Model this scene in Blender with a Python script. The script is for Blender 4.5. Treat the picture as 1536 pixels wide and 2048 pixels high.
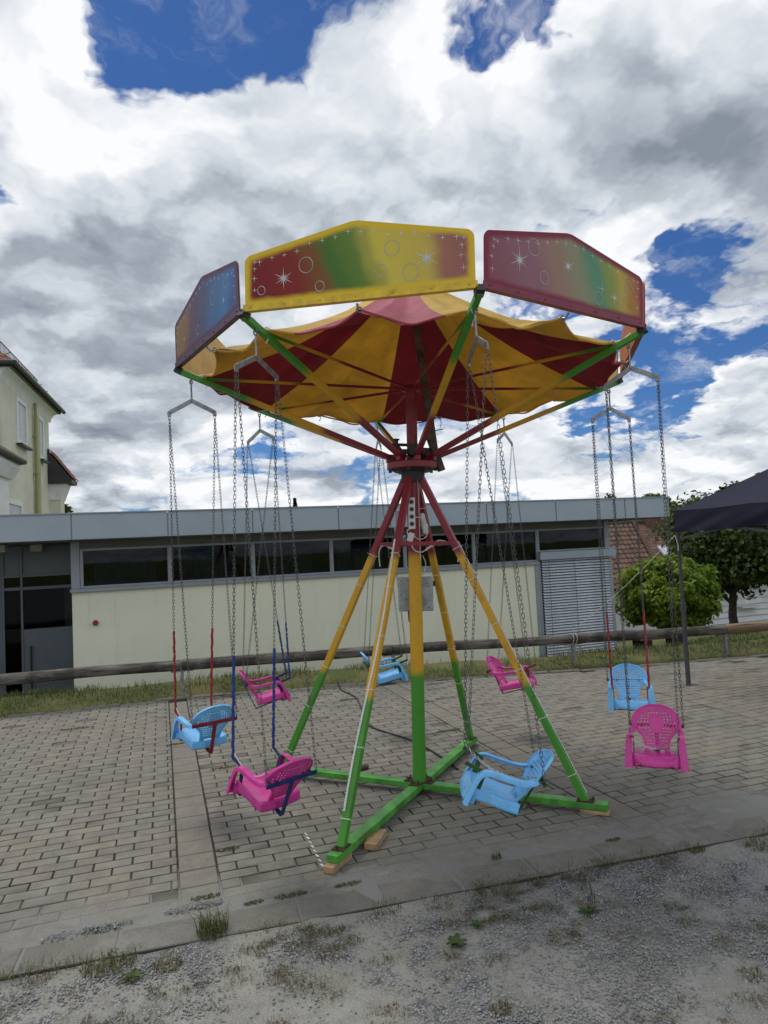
import bpy, math, random
import numpy as np
from mathutils import Vector, Matrix, noise as mnoise
from math import pi, sin, cos, sqrt, radians as rad

for o in list(bpy.data.objects): bpy.data.objects.remove(o)
scene = bpy.context.scene
COL = scene.collection
random.seed(7); rng = np.random.default_rng(7)

# ------------------------------------------------------------------ camera
CAM_H = 1.65
PITCH, ROLL, YAW, FPX = 0.0533, -0.0487, 0.3172, 1369.7
F = Vector((sin(YAW)*cos(PITCH), cos(YAW)*cos(PITCH), sin(PITCH)))
R0 = Vector((cos(YAW), -sin(YAW), 0)); U0 = R0.cross(F)
CR = R0*cos(ROLL) + U0*sin(ROLL); CU = -R0*sin(ROLL) + U0*cos(ROLL)
cam_data = bpy.data.cameras.new('camera'); cam = bpy.data.objects.new('camera', cam_data); COL.objects.link(cam)
cam.matrix_world = Matrix(((CR.x, CU.x, -F.x, 0), (CR.y, CU.y, -F.y, 0), (CR.z, CU.z, -F.z, CAM_H), (0, 0, 0, 1)))
cam_data.sensor_fit = 'VERTICAL'; cam_data.sensor_height = 24.0; cam_data.sensor_width = 18.0
cam_data.lens = FPX/2048*24.0
cam_data.clip_start = 0.05; cam_data.clip_end = 3000
scene.camera = cam

# ------------------------------------------------------------------ sun, sky, exposure
SKY_STR = 0.05
SUN_EL, SUN_AZ = rad(66), rad(-25)        # azimuth from +Y towards +X
sd = bpy.data.lights.new('sun', 'SUN'); sd.energy = 1.5; sd.angle = rad(24); sd.color = (1, 0.94, 0.85)
sun = bpy.data.objects.new('sun', sd); COL.objects.link(sun)
SUN_DIR = Vector((sin(SUN_AZ)*cos(SUN_EL), cos(SUN_AZ)*cos(SUN_EL), sin(SUN_EL)))
sun.rotation_euler = SUN_DIR.to_track_quat('Z', 'Y').to_euler()

scene.view_settings.view_transform = 'Standard'; scene.view_settings.look = 'None'
scene.view_settings.gamma = 1.0; scene.view_settings.exposure = 0.36
scene.view_settings.use_curve_mapping = False

class NT:
    """small helper to write node trees"""
    def __init__(s, nt): s.nt = nt
    def n(s, t, **kw):
        nd = s.nt.nodes.new(t)
        for k, v in kw.items(): setattr(nd, k, v)
        return nd
    def put(s, sock, v):
        if v is None: return
        if hasattr(v, 'is_output') or isinstance(v, bpy.types.NodeSocket): s.nt.links.new(v, sock)
        else: sock.default_value = v
    def math(s, op, a, b=None, c=None, clamp=False):
        nd = s.n('ShaderNodeMath', operation=op); nd.use_clamp = clamp
        s.put(nd.inputs[0], a); s.put(nd.inputs[1], b); s.put(nd.inputs[2], c)
        return nd.outputs[0]
    def vmath(s, op, a, b=None, scale=None):
        nd = s.n('ShaderNodeVectorMath', operation=op); s.put(nd.inputs[0], a)
        if b is not None: s.put(nd.inputs[1], b)
        if scale is not None: s.put(nd.inputs[3], scale)
        return nd.outputs[1] if op in ('DOT_PRODUCT', 'LENGTH', 'DISTANCE') else nd.outputs[0]
    def mix(s, fac, a, b, blend='MIX'):
        nd = s.n('ShaderNodeMix', data_type='RGBA', blend_type=blend)
        s.put(nd.inputs[0], fac)
        for i, v in ((6, a), (7, b)):
            if isinstance(v, (tuple, list)) and len(v) == 3: v = (*v, 1)
            s.put(nd.inputs[i], v)
        return nd.outputs[2]
    def noise(s, vec, scale, detail=4, rough=0.55, dist=0.0, lac=2.0):
        nd = s.n('ShaderNodeTexNoise'); s.put(nd.inputs['Vector'], vec)
        for k, v in (('Scale', scale), ('Detail', detail), ('Roughness', rough), ('Distortion', dist), ('Lacunarity', lac)):
            s.put(nd.inputs[k], v)
        return nd.outputs['Fac']
    def smooth(s, x, a, b, lo=0.0, hi=1.0):
        nd = s.n('ShaderNodeMapRange', interpolation_type='SMOOTHSTEP'); s.put(nd.inputs[0], x)
        for i, v in ((1, a), (2, b), (3, lo), (4, hi)): s.put(nd.inputs[i], v)
        return nd.outputs[0]
    def ramp(s, fac, stops, interp='LINEAR'):
        nd = s.n('ShaderNodeValToRGB'); cr = nd.color_ramp; cr.interpolation = interp
        while len(cr.elements) < len(stops): cr.elements.new(0.5)
        for e, (p, c) in zip(cr.elements, stops): e.position = p; e.color = (*c, 1)
        s.put(nd.inputs[0], fac); return nd.outputs[0]
    def sep(s, v):
        nd = s.n('ShaderNodeSeparateXYZ'); s.put(nd.inputs[0], v); return nd.outputs
    def comb(s, x, y, z):
        nd = s.n('ShaderNodeCombineXYZ')
        for i, v in enumerate((x, y, z)): s.put(nd.inputs[i], v)
        return nd.outputs[0]

world = bpy.data.worlds.new('World'); scene.world = world; world.use_nodes = True
wt = world.node_tree; wt.nodes.clear(); W = NT(wt)
def build_sky():
    D = W.n('ShaderNodeTexCoord').outputs['Generated']
    D = W.vmath('NORMALIZE', D)
    sky = W.n('ShaderNodeTexSky', sky_type='NISHITA', sun_disc=False)
    sky.sun_elevation = SUN_EL; sky.sun_rotation = SUN_AZ; sky.air_density = 1.0; sky.dust_density = 0.3; sky.ozone_density = 3.0
    x, y, z = W.sep(D)
    zz = W.math('ADD', W.math('MAXIMUM', z, 0.0), 0.30)
    P = W.comb(W.math('DIVIDE', x, zz), W.math('DIVIDE', y, zz), 0.0)
    wn = W.n('ShaderNodeTexNoise', noise_dimensions='2D'); W.put(wn.inputs['Vector'], P); wn.inputs['Scale'].default_value = 2.6; wn.inputs['Detail'].default_value = 5; wn.inputs['Roughness'].default_value = 0.62
    wob = W.vmath('SUBTRACT', wn.outputs['Color'], (0.5, 0.5, 0.5))
    P1 = W.vmath('ADD', P, W.vmath('SCALE', wob, scale=0.30))
    Dw = W.vmath('ADD', D, W.vmath('SCALE', wob, scale=0.21))
    def n2(v, scale, detail, rough):
        nd = W.n('ShaderNodeTexNoise', noise_dimensions='2D'); W.put(nd.inputs['Vector'], v)
        for k_, v_ in (('Scale', scale), ('Detail', detail), ('Roughness', rough)): nd.inputs[k_].default_value = v_
        return nd.outputs['Fac']
    # where the blue shows and where the clouds hang heavy: directions in the sky, broken up by the warp
    def blob(px, py, r):
        d = (F + CR*((px-768)/FPX) - CU*((py-1024)/FPX)).normalized()
        return W.smooth(W.vmath('DISTANCE', Dw, tuple(d)), r*1.35, r*0.25)
    def total(lst):
        acc = None
        for px, py, r, a in lst:
            b = W.math('MULTIPLY', blob(px, py, r), a)
            acc = b if acc is None else W.math('ADD', acc, b)
        return acc
    holes = total([(290, 90, .085, .36), (400, 50, .085, .32), (500, 80, .06, .26), (930, 55, .07, .40), (1060, 50, .065, .40), (1140, 20, .05, .30),
                   (190, 265, .045, .30), (-10, 390, .05, .46), (1180, 415, .05, .46), (1080, 470, .045, .36), (1290, 345, .035, .26), (1385, 500, .05, .36),
                   (1290, 740, .06, .42), (1400, 710, .055, .36), (1520, 690, .05, .30), (1330, 830, .05, .30), (1170, 850, .055, .34),
                   (240, 1005, .06, .26), (560, 880, .035, .26), (700, 990, .04, .2), (1210, 880, .035, .24)])
    fill = total([(70, 100, .12, .26), (850, 170, .14, .26), (650, 300, .18, .26), (1430, 170, .20, .26), (200, 600, .30, .26), (1480, 730, .05, .26), (900, 400, .14, .2), (1470, 860, .10, .14)])
    fine = n2(P1, 12.0, 5, 0.68)
    a = n2(P1, 2.1, 8, 0.6)
    dens = W.math('ADD', W.math('SUBTRACT', W.math('MULTIPLY', W.math('SUBTRACT', a, 0.5), 1.2), holes), W.math('ADD', fill, 0.13))
    dens = W.math('ADD', dens, W.math('MULTIPLY', W.math('SUBTRACT', fine, 0.5), 0.36))
    lump = W.math('ABSOLUTE', W.math('SUBTRACT', n2(P1, 4.6, 3, 0.5), 0.5))            # rounded heads with creases between
    dens = W.math('ADD', dens, W.math('MULTIPLY', W.math('SUBTRACT', lump, 0.09), 0.9))
    veil = W.math('MULTIPLY', W.smooth(n2(P1, 5.0, 7, 0.62), 0.50, 0.80), 0.55)
    mask = W.math('MAXIMUM', W.smooth(dens, -0.15, 0.10), veil)
    soft = n2(P1, 2.9, 5, 0.46)                                        # billows
    off = n2(W.vmath('ADD', P1, (SUN_DIR.x*.06, SUN_DIR.y*.06, 0)), 3.0, 3, 0.5)
    darks = total([(80, 640, .17, .40), (330, 560, .13, .16), (330, 740, .13, .30), (30, 470, .10, .24), (520, 470, .12, .22), (760, 400, .09, .34), (960, 370, .08, .34), (1490, 330, .12, .44),
                   (1360, 250, .09, .34), (1190, 190, .08, .36), (560, 680, .10, .24), (220, 880, .08, .26), (1480, 795, .05, .36), (1530, 520, .06, .24), (700, 900, .10, .16)])
    lights = total([(700, 200, .15, .2), (930, 190, .13, .22), (200, 330, .15, .16), (1400, 420, .07, .14), (1450, 730, .05, .3)])
    thick = W.smooth(dens, 0.04, 0.42)
    sh = W.math('ADD', 0.87, W.math('MULTIPLY', W.math('SUBTRACT', soft, 0.5), 0.70))
    sh = W.math('ADD', sh, W.math('MULTIPLY', W.math('SUBTRACT', soft, off), 1.5))       # sides turned to the sun are brighter
    sh = W.math('ADD', sh, W.math('MULTIPLY', W.math('SUBTRACT', lump, 0.09), 1.1))
    sh = W.math('SUBTRACT', sh, W.math('MULTIPLY', thick, 0.14))
    sh = W.math('ADD', W.math('SUBTRACT', sh, W.math('MULTIPLY', darks, 0.74)), lights, clamp=True)
    ccol = W.ramp(sh, [(0.0, (0.19, 0.22, 0.265)), (0.3, (0.295, 0.33, 0.38)), (0.62, (0.50, 0.54, 0.59)), (0.84, (0.645, 0.67, 0.70)), (1.0, (0.755, 0.765, 0.785))])
    blue = W.mix(1.0, sky.outputs[0], (0.46, 0.77, 1.22), 'MULTIPLY')
    bg1 = W.n('ShaderNodeBackground'); W.put(bg1.inputs[0], blue); bg1.inputs[1].default_value = SKY_STR
    bg2 = W.n('ShaderNodeBackground'); W.put(bg2.inputs[0], ccol); bg2.inputs[1].default_value = 1.0
    mx = W.n('ShaderNodeMixShader'); W.put(mx.inputs[0], mask)
    wt.links.new(bg1.outputs[0], mx.inputs[1]); wt.links.new(bg2.outputs[0], mx.inputs[2])
    out = W.n('ShaderNodeOutputWorld'); wt.links.new(mx.outputs[0], out.inputs[0])
build_sky()
world.cycles.sampling_method = 'MANUAL'; world.cycles.sample_map_resolution = 512
scene.cycles.max_bounces = 7; scene.cycles.diffuse_bounces = 3; scene.cycles.glossy_bounces = 3; scene.cycles.transparent_max_bounces = 12

# ------------------------------------------------------------------ materials
MATS = {}
def newmat(name):
    m = bpy.data.materials.new(name); m.use_nodes = True; m.node_tree.nodes.clear(); MATS[name] = m
    return m, NT(m.node_tree)
def finish(m, N, col, rough=0.6, metal=0.0, bump=None, bstr=0.3, bdist=0.01, spec=0.5, trans=None, coat=0.0):
    p = N.n('ShaderNodeBsdfPrincipled')
    if isinstance(col, (tuple, list)) and len(col) == 3: col = (*col, 1)
    N.put(p.inputs['Base Color'], col); N.put(p.inputs['Roughness'], rough); N.put(p.inputs['Metallic'], metal)
    p.inputs['Specular IOR Level'].default_value = spec
    p.inputs['Coat Weight'].default_value = coat
    if bump is not None:
        b = N.n('ShaderNodeBump'); N.put(b.inputs['Height'], bump); b.inputs['Strength'].default_value = bstr; b.inputs['Distance'].default_value = bdist
        N.nt.links.new(b.outputs[0], p.inputs['Normal'])
    sh = p.outputs[0]
    if trans is not None:
        t = N.n('ShaderNodeBsdfTranslucent'); N.put(t.inputs[0], col)
        mx = N.n('ShaderNodeMixShader'); mx.inputs[0].default_value = trans
        N.nt.links.new(sh, mx.inputs[1]); N.nt.links.new(t.outputs[0], mx.inputs[2]); sh = mx.outputs[0]
    o = N.n('ShaderNodeOutputMaterial'); N.nt.links.new(sh, o.inputs[0])
    return m
def simple(name, col, rough=0.5, metal=0.0, var=0.12, scale=14.0, bstr=0.15, dirt=None, dirt_amt=0.5, spec=0.5, coat=0.0):
    """one colour with worn, uneven tone and an optional dirt tone in patches"""
    m, N = newmat(name); P = N.n('ShaderNodeTexCoord').outputs['Object']
    n1 = N.noise(P, scale, 6, 0.6); n2 = N.noise(P, scale*6, 4, 0.6)
    lo = tuple(c*(1-var*1.6) for c in col); hi = tuple(min(1, c*(1+var)) for c in col)
    c = N.mix(N.smooth(n1, 0.3, 0.7), lo, hi)
    if dirt:
        c = N.mix(N.math('MULTIPLY', N.smooth(N.noise(P, scale*0.6, 8, 0.7, 0.4), 0.52, 0.72), dirt_amt), c, dirt)
    r = N.math('ADD', N.math('MULTIPLY', N.math('SUBTRACT', n1, 0.5), 0.35), rough, clamp=True)
    return finish(m, N, c, r, metal, n2, bstr, 0.004, spec, coat=coat)

# ------------------------------------------------------------------ mesh building
class MB:
    def __init__(s): s.v = []; s.f = []; s.mi = []; s.cur = 0
    def add(s, vs, fs):
        o = len(s.v); s.v += [tuple(v) for v in vs]
        for f in fs: s.f.append(tuple(i+o for i in f)); s.mi.append(s.cur)
    def box(s, c, size, M=None):
        x, y, z = (k/2 for k in size)
        vs = [Vector((a*x, b*y, d*z)) for d in (-1, 1) for b in (-1, 1) for a in (-1, 1)]
        if M is not None: vs = [M @ v for v in vs]
        c = Vector(c); s.add([v+c for v in vs], [(0, 2, 3, 1), (4, 5, 7, 6), (0, 1, 5, 4), (2, 6, 7, 3), (0, 4, 6, 2), (1, 3, 7, 5)])
    def rng(s, a, b): s.box([(p+q)/2 for p, q in zip(a, b)], [abs(q-p) for p, q in zip(a, b)])
    def bar(s, p0, p1, w, h, up=(0, 0, 1)):
        p0 = Vector(p0); p1 = Vector(p1); d = (p1-p0).normalized(); u = Vector(up)
        sd = d.cross(u)
        if sd.length < 1e-4: sd = d.cross(Vector((1, 0, 0)))
        sd.normalize(); u = sd.cross(d)
        vs = [p + sd*(a*w/2) + u*(b*h/2) for p in (p0, p1) for a, b in ((-1, -1), (1, -1), (1, 1), (-1, 1))]
        s.add(vs, [(0, 1, 2, 3), (7, 6, 5, 4), (0, 4, 5, 1), (1, 5, 6, 2), (2, 6, 7, 3), (3, 7, 4, 0)])
    def sweep(s, path, prof, up=(0, 0, 1), caps=True, closed=False):
        """prof: list of (a,b) offsets along side/up"""
        path = [Vector(p) for p in path]; n = len(path); m = len(prof); vs = []
        for i, p in enumerate(path):
            if closed: t = path[(i+1) % n]-path[i-1]
            else: t = path[min(i+1, n-1)]-path[max(i-1, 0)]
            t.normalize(); u = Vector(up); sd = t.cross(u)
            if sd.length < 1e-3: sd = t.cross(Vector((0.31, 0.95, 0.1)))
            sd.normalize(); u = sd.cross(t)
            vs += [p + sd*a + u*b for a, b in prof]
        fs = []
        for i in range(n if closed else n-1):
            j = (i+1) % n
            for k in range(m): fs.append((i*m+k, i*m+(k+1) % m, j*m+(k+1) % m, j*m+k))
        if caps and not closed: fs.append(tuple(range(m))[::-1]); fs.append(tuple((n-1)*m+k for k in range(m)))
        s.add(vs, fs)
    def tube(s, path, r, n=8, closed=False, up=(0, 0, 1)):
        s.sweep(path, [(r*cos(2*pi*k/n), r*sin(2*pi*k/n)) for k in range(n)], up, True, closed)
    def cone(s, p0, p1, r0, r1, n=12):
        p0 = Vector(p0); p1 = Vector(p1); d = (p1-p0).normalized(); a = d.cross(Vector((0, 0, 1)))
        if a.length < 1e-3: a = Vector((1, 0, 0))
        a.normalize(); b = a.cross(d)
        vs = [p + (a*cos(2*pi*k/n)+b*sin(2*pi*k/n))*r for p, r in ((p0, r0), (p1, r1)) for k in range(n)]
        s.add(vs, [(k, (k+1) % n, n+(k+1) % n, n+k) for k in range(n)] + [tuple(range(n))[::-1], tuple(range(n, 2*n))])
    def prism(s, poly, ax, ay, n, o, t):
        """polygon (a,b) in plane axes ax,ay at origin o, thickness t along n"""
        o = Vector(o); ax = Vector(ax); ay = Vector(ay); n = Vector(n); m = len(poly)
        vs = [o+ax*a+ay*b for a, b in poly] + [o+ax*a+ay*b+n*t for a, b in poly]
        s.add(vs, [tuple(range(m))[::-1], tuple(range(m, 2*m))] + [(k, (k+1) % m, m+(k+1) % m, m+k) for k in range(m)])
    def grid(s, fn, nu, nv, skip=None):
        vs = [fn(i/nu, j/nv) for j in range(nv+1) for i in range(nu+1)]
        fs = [(j*(nu+1)+i, j*(nu+1)+i+1, (j+1)*(nu+1)+i+1, (j+1)*(nu+1)+i) for j in range(nv) for i in range(nu) if not (skip and skip(i, j))]
        s.add(vs, fs)
    def mesh(s, name, mats, smooth=False, sharp=35):
        me = bpy.data.meshes.new(name); me.from_pydata(s.v, [], s.f)
        if not isinstance(mats, (list, tuple)): mats = [mats]
        for m in mats: me.materials.append(m)
        if len(mats) > 1: me.polygons.foreach_set('material_index', s.mi)
        me.update()
        if smooth:
            me.polygons.foreach_set('use_smooth', [True]*len(me.polygons))
            if sharp: me.set_sharp_from_angle(angle=rad(sharp))
        return me
    def build(s, name, mats, parent=None, smooth=False, sharp=35, bevel=0, solid=0, subsurf=0):
        return link(name, s.mesh(name, mats, smooth, sharp), parent, bevel, solid, subsurf)
def link(name, me, parent=None, bevel=0, solid=0, subsurf=0):
    o = bpy.data.objects.new(name, me); COL.objects.link(o)
    if parent: o.parent = parent
    if solid:
        md = o.modifiers.new('solid', 'SOLIDIFY'); md.thickness = solid; md.offset = 0
    if bevel:
        md = o.modifiers.new('bevel', 'BEVEL'); md.width = bevel; md.segments = 2; md.limit_method = 'ANGLE'
    if subsurf:
        md = o.modifiers.new('sub', 'SUBSURF'); md.levels = subsurf; md.render_levels = subsurf
    return o
def npmesh(name, V, faces_n, idx, mats, tint=None, smooth=False):
    """fast mesh: V (n,3) array, all faces with faces_n corners, idx flat"""
    me = bpy.data.meshes.new(name); nf = len(idx)//faces_n
    me.vertices.add(len(V)); me.vertices.foreach_set('co', np.asarray(V, dtype=np.float32).ravel())
    me.loops.add(len(idx)); me.loops.foreach_set('vertex_index', np.asarray(idx, dtype=np.int32))
    me.polygons.add(nf); me.polygons.foreach_set('loop_start', np.arange(0, len(idx), faces_n, dtype=np.int32))
    me.polygons.foreach_set('loop_total', np.full(nf, faces_n, dtype=np.int32))
    me.materials.append(mats)
    if tint is not None:
        a = me.attributes.new('tint', 'FLOAT', 'POINT'); a.data.foreach_set('value', np.asarray(tint, dtype=np.float32))
    if smooth: me.polygons.foreach_set('use_smooth', [True]*nf)
    me.update(); me.validate(); return me
def thing(name, label, cat, loc=(0, 0, 0), rz=0.0, group=None):
    o = bpy.data.objects.new(name, None); COL.objects.link(o); o.location = loc; o.rotation_euler = (0, 0, rz); o.empty_display_size = 0.1
    return tag(o, label, cat, group)
def tag(o, label, cat, group=None):
    o['label'] = label; o['category'] = cat
    if group: o['group'] = group
    return o
def struct(o): o['kind'] = 'structure'; return o
def stuff(o, label=None, cat=None):
    o['kind'] = 'stuff'
    if label: o['label'] = label
    if cat: o['category'] = cat
    return o
# ------------------------------------------------------------------ common materials
def mat_tinted(name, lo, hi, rough, bump_scale, bstr, dust=None, extra=None):
    m, N = newmat(name); tc = N.n('ShaderNodeTexCoord'); G = N.n('ShaderNodeNewGeometry').outputs['Position']
    at = N.n('ShaderNodeAttribute', attribute_name='tint').outputs['Fac']
    rnd = N.n('ShaderNodeObjectInfo').outputs['Random']
    t = N.math('FRACT', N.math('ADD', at, rnd))
    c = N.mix(t, lo, hi); c = N.mix(N.math('MULTIPLY', N.smooth(t, 0.90, 0.97), 0.55), c, (hi[0]*1.12, hi[1]*1.0, hi[2]*0.72))
    n = N.noise(G, 9.0, 8, 0.65); fine = N.noise(G, bump_scale, 5, 0.7)
    c = N.mix(0.55, c, N.mix(N.smooth(n, 0.3, 0.7), tuple(k*0.72 for k in lo), hi))
    c = N.mix(N.math('MULTIPLY', N.smooth(fine, 0.45, 0.75), 0.35), c, tuple(min(1, k*1.5) for k in hi))
    c = N.mix(N.math('MULTIPLY', N.smooth(fine, 0.46, 0.28), 0.6), c, tuple(k*0.4 for k in lo))
    if extra: c = extra(N, G, c)
    return finish(m, N, c, rough, 0, fine, bstr, 0.003, 0.3)

def paver_dust(N, G, c):
    x, y, z = N.sep(G)
    n = N.noise(G, 2.2, 7, 0.62)
    # trodden sand carried in from the gravel lies over the first courses
    e = N.math('ADD', y, N.math('MULTIPLY', x, 0.045))
    f = N.math('ADD', N.smooth(e, 4.05, 3.35), N.math('MULTIPLY', N.math('SUBTRACT', n, 0.5), 1.5))
    gr = N.noise(G, 11, 8, 0.72); sp0 = N.noise(G, 240, 3, 0.7)
    dustc = N.mix(N.smooth(gr, 0.3, 0.7), (0.135, 0.132, 0.117), (0.25, 0.247, 0.226)); dustc = N.mix(N.math('MULTIPLY', N.smooth(sp0, 0.5, 0.68), 0.6), dustc, (0.10, 0.10, 0.098)); dustc = N.mix(N.math('MULTIPLY', N.smooth(sp0, 0.45, 0.3), 0.5), dustc, (0.36, 0.36, 0.345))
    c = N.mix(N.math('MULTIPLY', N.smooth(f, 0.35, 0.95), 0.68), c, dustc)
    # brownish water stains and lighter worn patches
    s = N.noise(G, 0.9, 5, 0.6)
    c = N.mix(N.math('MULTIPLY', N.smooth(s, 0.5, 0.68), 0.22), c, (0.20, 0.184, 0.142))
    s2 = N.noise(N.vmath('ADD', G, (17, 3, 0)), 0.6, 4, 0.55)
    c = N.mix(N.math('MULTIPLY', N.smooth(s2, 0.54, 0.7), 0.5), c, (0.12, 0.118, 0.112))
    sp = N.noise(G, 60, 2, 0.5)
    c = N.mix(N.smooth(z, -0.0013, -0.0042), c, N.mix(N.math('MULTIPLY', N.smooth(f, 0.3, 0.9), 0.75), (0.05, 0.047, 0.037), (0.115, 0.113, 0.102)))   # dirt packed down in the joints
    return N.mix(N.math('MULTIPLY', N.smooth(sp, 0.70, 0.74), 0.7), c, (0.03, 0.03, 0.028))
M_PAVER = mat_tinted('concrete_paver', (0.155, 0.148, 0.127), (0.222, 0.214, 0.187), 0.9, 160, 0.35, extra=paver_dust)
M_SLAB = mat_tinted('concrete_slab', (0.168, 0.159, 0.136), (0.202, 0.193, 0.168), 0.9, 120, 0.3, extra=paver_dust)
def curb_wear(N, G, c):
    x, y, z = N.sep(G); gr = N.noise(G, 6, 8, 0.7); st = N.noise(G, 2.1, 6, 0.65, 0.3); sp = N.noise(G, 200, 3, 0.7)
    c = N.mix(N.math('MULTIPLY', N.smooth(gr, 0.42, 0.68), 0.6), c, (0.125, 0.120, 0.104))
    c = N.mix(N.math('MULTIPLY', N.smooth(st, 0.52, 0.68), 0.6), c, (0.235, 0.232, 0.212))
    c = N.mix(N.math('MULTIPLY', N.smooth(sp, 0.55, 0.7), 0.5), c, (0.08, 0.078, 0.07))
    return N.mix(N.smooth(z, 0.0015, -0.0022), c, (0.055, 0.055, 0.042))
M_CURB = mat_tinted('edging_slab', (0.150, 0.145, 0.128), (0.186, 0.181, 0.163), 0.92, 90, 0.5, extra=curb_wear)

def mat_ground():
    m, N = newmat('grassland'); G = N.n('ShaderNodeNewGeometry').outputs['Position']
    n = N.noise(G, 1.6, 6, 0.6); f = N.noise(G, 30, 6, 0.7)
    c = N.mix(N.smooth(n, 0.35, 0.65), (0.055, 0.085, 0.022), (0.13, 0.125, 0.052))
    c = N.mix(N.math('MULTIPLY', N.smooth(f, 0.4, 0.75), 0.7), c, (0.12, 0.105, 0.055))
    far = N.smooth(N.vmath('LENGTH', G), 35, 60)
    c = N.mix(far, c, N.mix(N.noise(G, 0.06, 4, 0.6), (0.10, 0.155, 0.035), (0.20, 0.25, 0.065)))
    return finish(m, N, c, 0.95, 0, f, 0.6, 0.03, 0.2)
M_GROUND = mat_ground()

def mat_gravel():
    m, N = newmat('gravel_and_sand'); G = N.n('ShaderNodeNewGeometry').outputs['Position']
    v = N.n('ShaderNodeTexVoronoi'); N.put(v.inputs['Vector'], G); v.inputs['Scale'].default_value = 95
    big = N.noise(G, 1.5, 6, 0.6, 0.3); mid = N.noise(G, 7, 7, 0.65); fine = N.noise(G, 140, 4, 0.7)
    cell = N.sep(v.outputs['Color'])[0]
    stone = N.mix(cell, (0.145, 0.152, 0.16), (0.36, 0.368, 0.372))
    stone = N.mix(N.smooth(v.outputs['Distance'], 0.25, 0.6), stone, (0.085, 0.088, 0.092))
    sand = N.mix(N.smooth(mid, 0.3, 0.7), (0.190, 0.188, 0.168), (0.290, 0.288, 0.264))
    sand = N.mix(N.math('MULTIPLY', N.smooth(fine, 0.5, 0.62), 0.7), sand, (0.33, 0.33, 0.31))
    k = N.math('ADD', big, N.math('MULTIPLY', N.math('SUBTRACT', mid, 0.5), 0.6))
    c = N.mix(N.smooth(k, 0.46, 0.62), sand, stone)
    o2 = N.noise(N.vmath('ADD', G, (5, 9, 0)), 3.2, 7, 0.65)
    c = N.mix(N.math('MULTIPLY', N.smooth(o2, 0.56, 0.72), 0.5), c, (0.12, 0.115, 0.082))
    h = N.math('ADD', N.math('MULTIPLY', v.outputs['Distance'], -0.7), N.math('ADD', N.math('MULTIPLY', fine, 0.5), mid))
    return finish(m, N, c, 0.95, 0, h, 0.9, 0.008, 0.25)
M_GRAVEL = mat_gravel()
M_STONE = mat_tinted('crushed_stone', (0.14, 0.146, 0.153), (0.35, 0.358, 0.36), 0.9, 120, 0.3)
def mat_bed():
    m, N = newmat('joint_sand'); G = N.n('ShaderNodeNewGeometry').outputs['Position']
    x, y, z = N.sep(G); n = N.noise(G, 3, 6, 0.6); f = N.noise(G, 70, 4, 0.6)
    c = N.mix(N.smooth(f, 0.3, 0.7), (0.028, 0.027, 0.022), (0.06, 0.057, 0.045))
    e = N.math('ADD', N.math('ADD', y, N.math('MULTIPLY', x, 0.045)), N.math('MULTIPLY', N.math('SUBTRACT', n, 0.5), 0.8))
    c = N.mix(N.smooth(e, 4.0, 3.6), c, N.mix(f, (0.15, 0.152, 0.148), (0.23, 0.232, 0.222)))
    return finish(m, N, c, 0.95, 0, f, 0.5, 0.004, 0.2)
M_BED = mat_bed()

def leafmat(name, lo, hi, trans=0.35, rough=0.55):
    m, N = newmat(name); t = N.n('ShaderNodeAttribute', attribute_name='tint').outputs['Fac']
    return finish(m, N, N.mix(t, lo, hi), rough, 0, trans=trans, spec=0.3)
M_GRASS = leafmat('grass_blades', (0.035, 0.058, 0.012), (0.125, 0.155, 0.04), 0.3)
M_DRY = leafmat('dry_grass', (0.075, 0.062, 0.033), (0.25, 0.205, 0.11), 0.2)
M_MOSS = leafmat('moss', (0.05, 0.075, 0.015), (0.12, 0.14, 0.035), 0.2)
M_WEED = leafmat('weed_leaves', (0.035, 0.07, 0.02), (0.09, 0.15, 0.04), 0.3)
M_MAPLE = leafmat('maple_leaves', (0.06, 0.12, 0.013), (0.28, 0.40, 0.04), 0.45)
M_LINDEN = leafmat('dark_leaves', (0.02, 0.038, 0.009), (0.092, 0.145, 0.028), 0.35)
M_FARLEAF = leafmat('far_leaves', (0.035, 0.062, 0.018), (0.12, 0.165, 0.045), 0.3)
M_CONIFER = leafmat('conifer_needles', (0.012, 0.025, 0.014), (0.03, 0.05, 0.024), 0.1)
M_BARK = simple('bark', (0.06, 0.048, 0.036), 0.9, var=0.35, scale=10, bstr=0.6)
M_WOODBLOCK = simple('sawn_timber', (0.40, 0.27, 0.145), 0.75, var=0.25, scale=9, bstr=0.25, dirt=(0.16, 0.11, 0.065), dirt_amt=0.6)
M_OLDWOOD = simple('old_timber', (0.115, 0.098, 0.078), 0.85, var=0.35, scale=12, bstr=0.4)

def mat_log(name, c1, c2, c3):
    m, N = newmat(name); P = N.n('ShaderNodeTexCoord').outputs['Object']
    Q = N.vmath('MULTIPLY', P, (0.7, 9, 9)); n = N.noise(Q, 3.2, 8, 0.65, 0.3); b = N.noise(P, 2.2, 6, 0.6)
    c = N.mix(N.smooth(n, 0.35, 0.65), c1, c2)
    c = N.mix(N.math('MULTIPLY', N.smooth(b, 0.47, 0.58), 0.8), c, c3)
    crack = N.smooth(N.noise(N.vmath('MULTIPLY', P, (0.5, 16, 16)), 2.0, 6, 0.6), 0.60, 0.66)
    c = N.mix(crack, c, (0.018, 0.016, 0.014))
    return finish(m, N, c, 0.85, 0, N.math('SUBTRACT', n, crack), 0.6, 0.01, 0.3)
M_LOG = mat_log('weathered_log', (0.030, 0.027, 0.023), (0.19, 0.175, 0.15), (0.042, 0.038, 0.033))
M_LOGNEW = mat_log('new_log', (0.17, 0.115, 0.07), (0.27, 0.19, 0.12), (0.21, 0.145, 0.09))
M_GALV = simple('galvanised_steel', (0.30, 0.31, 0.32), 0.45, 0.75, 0.2, 30, 0.1)
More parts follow.
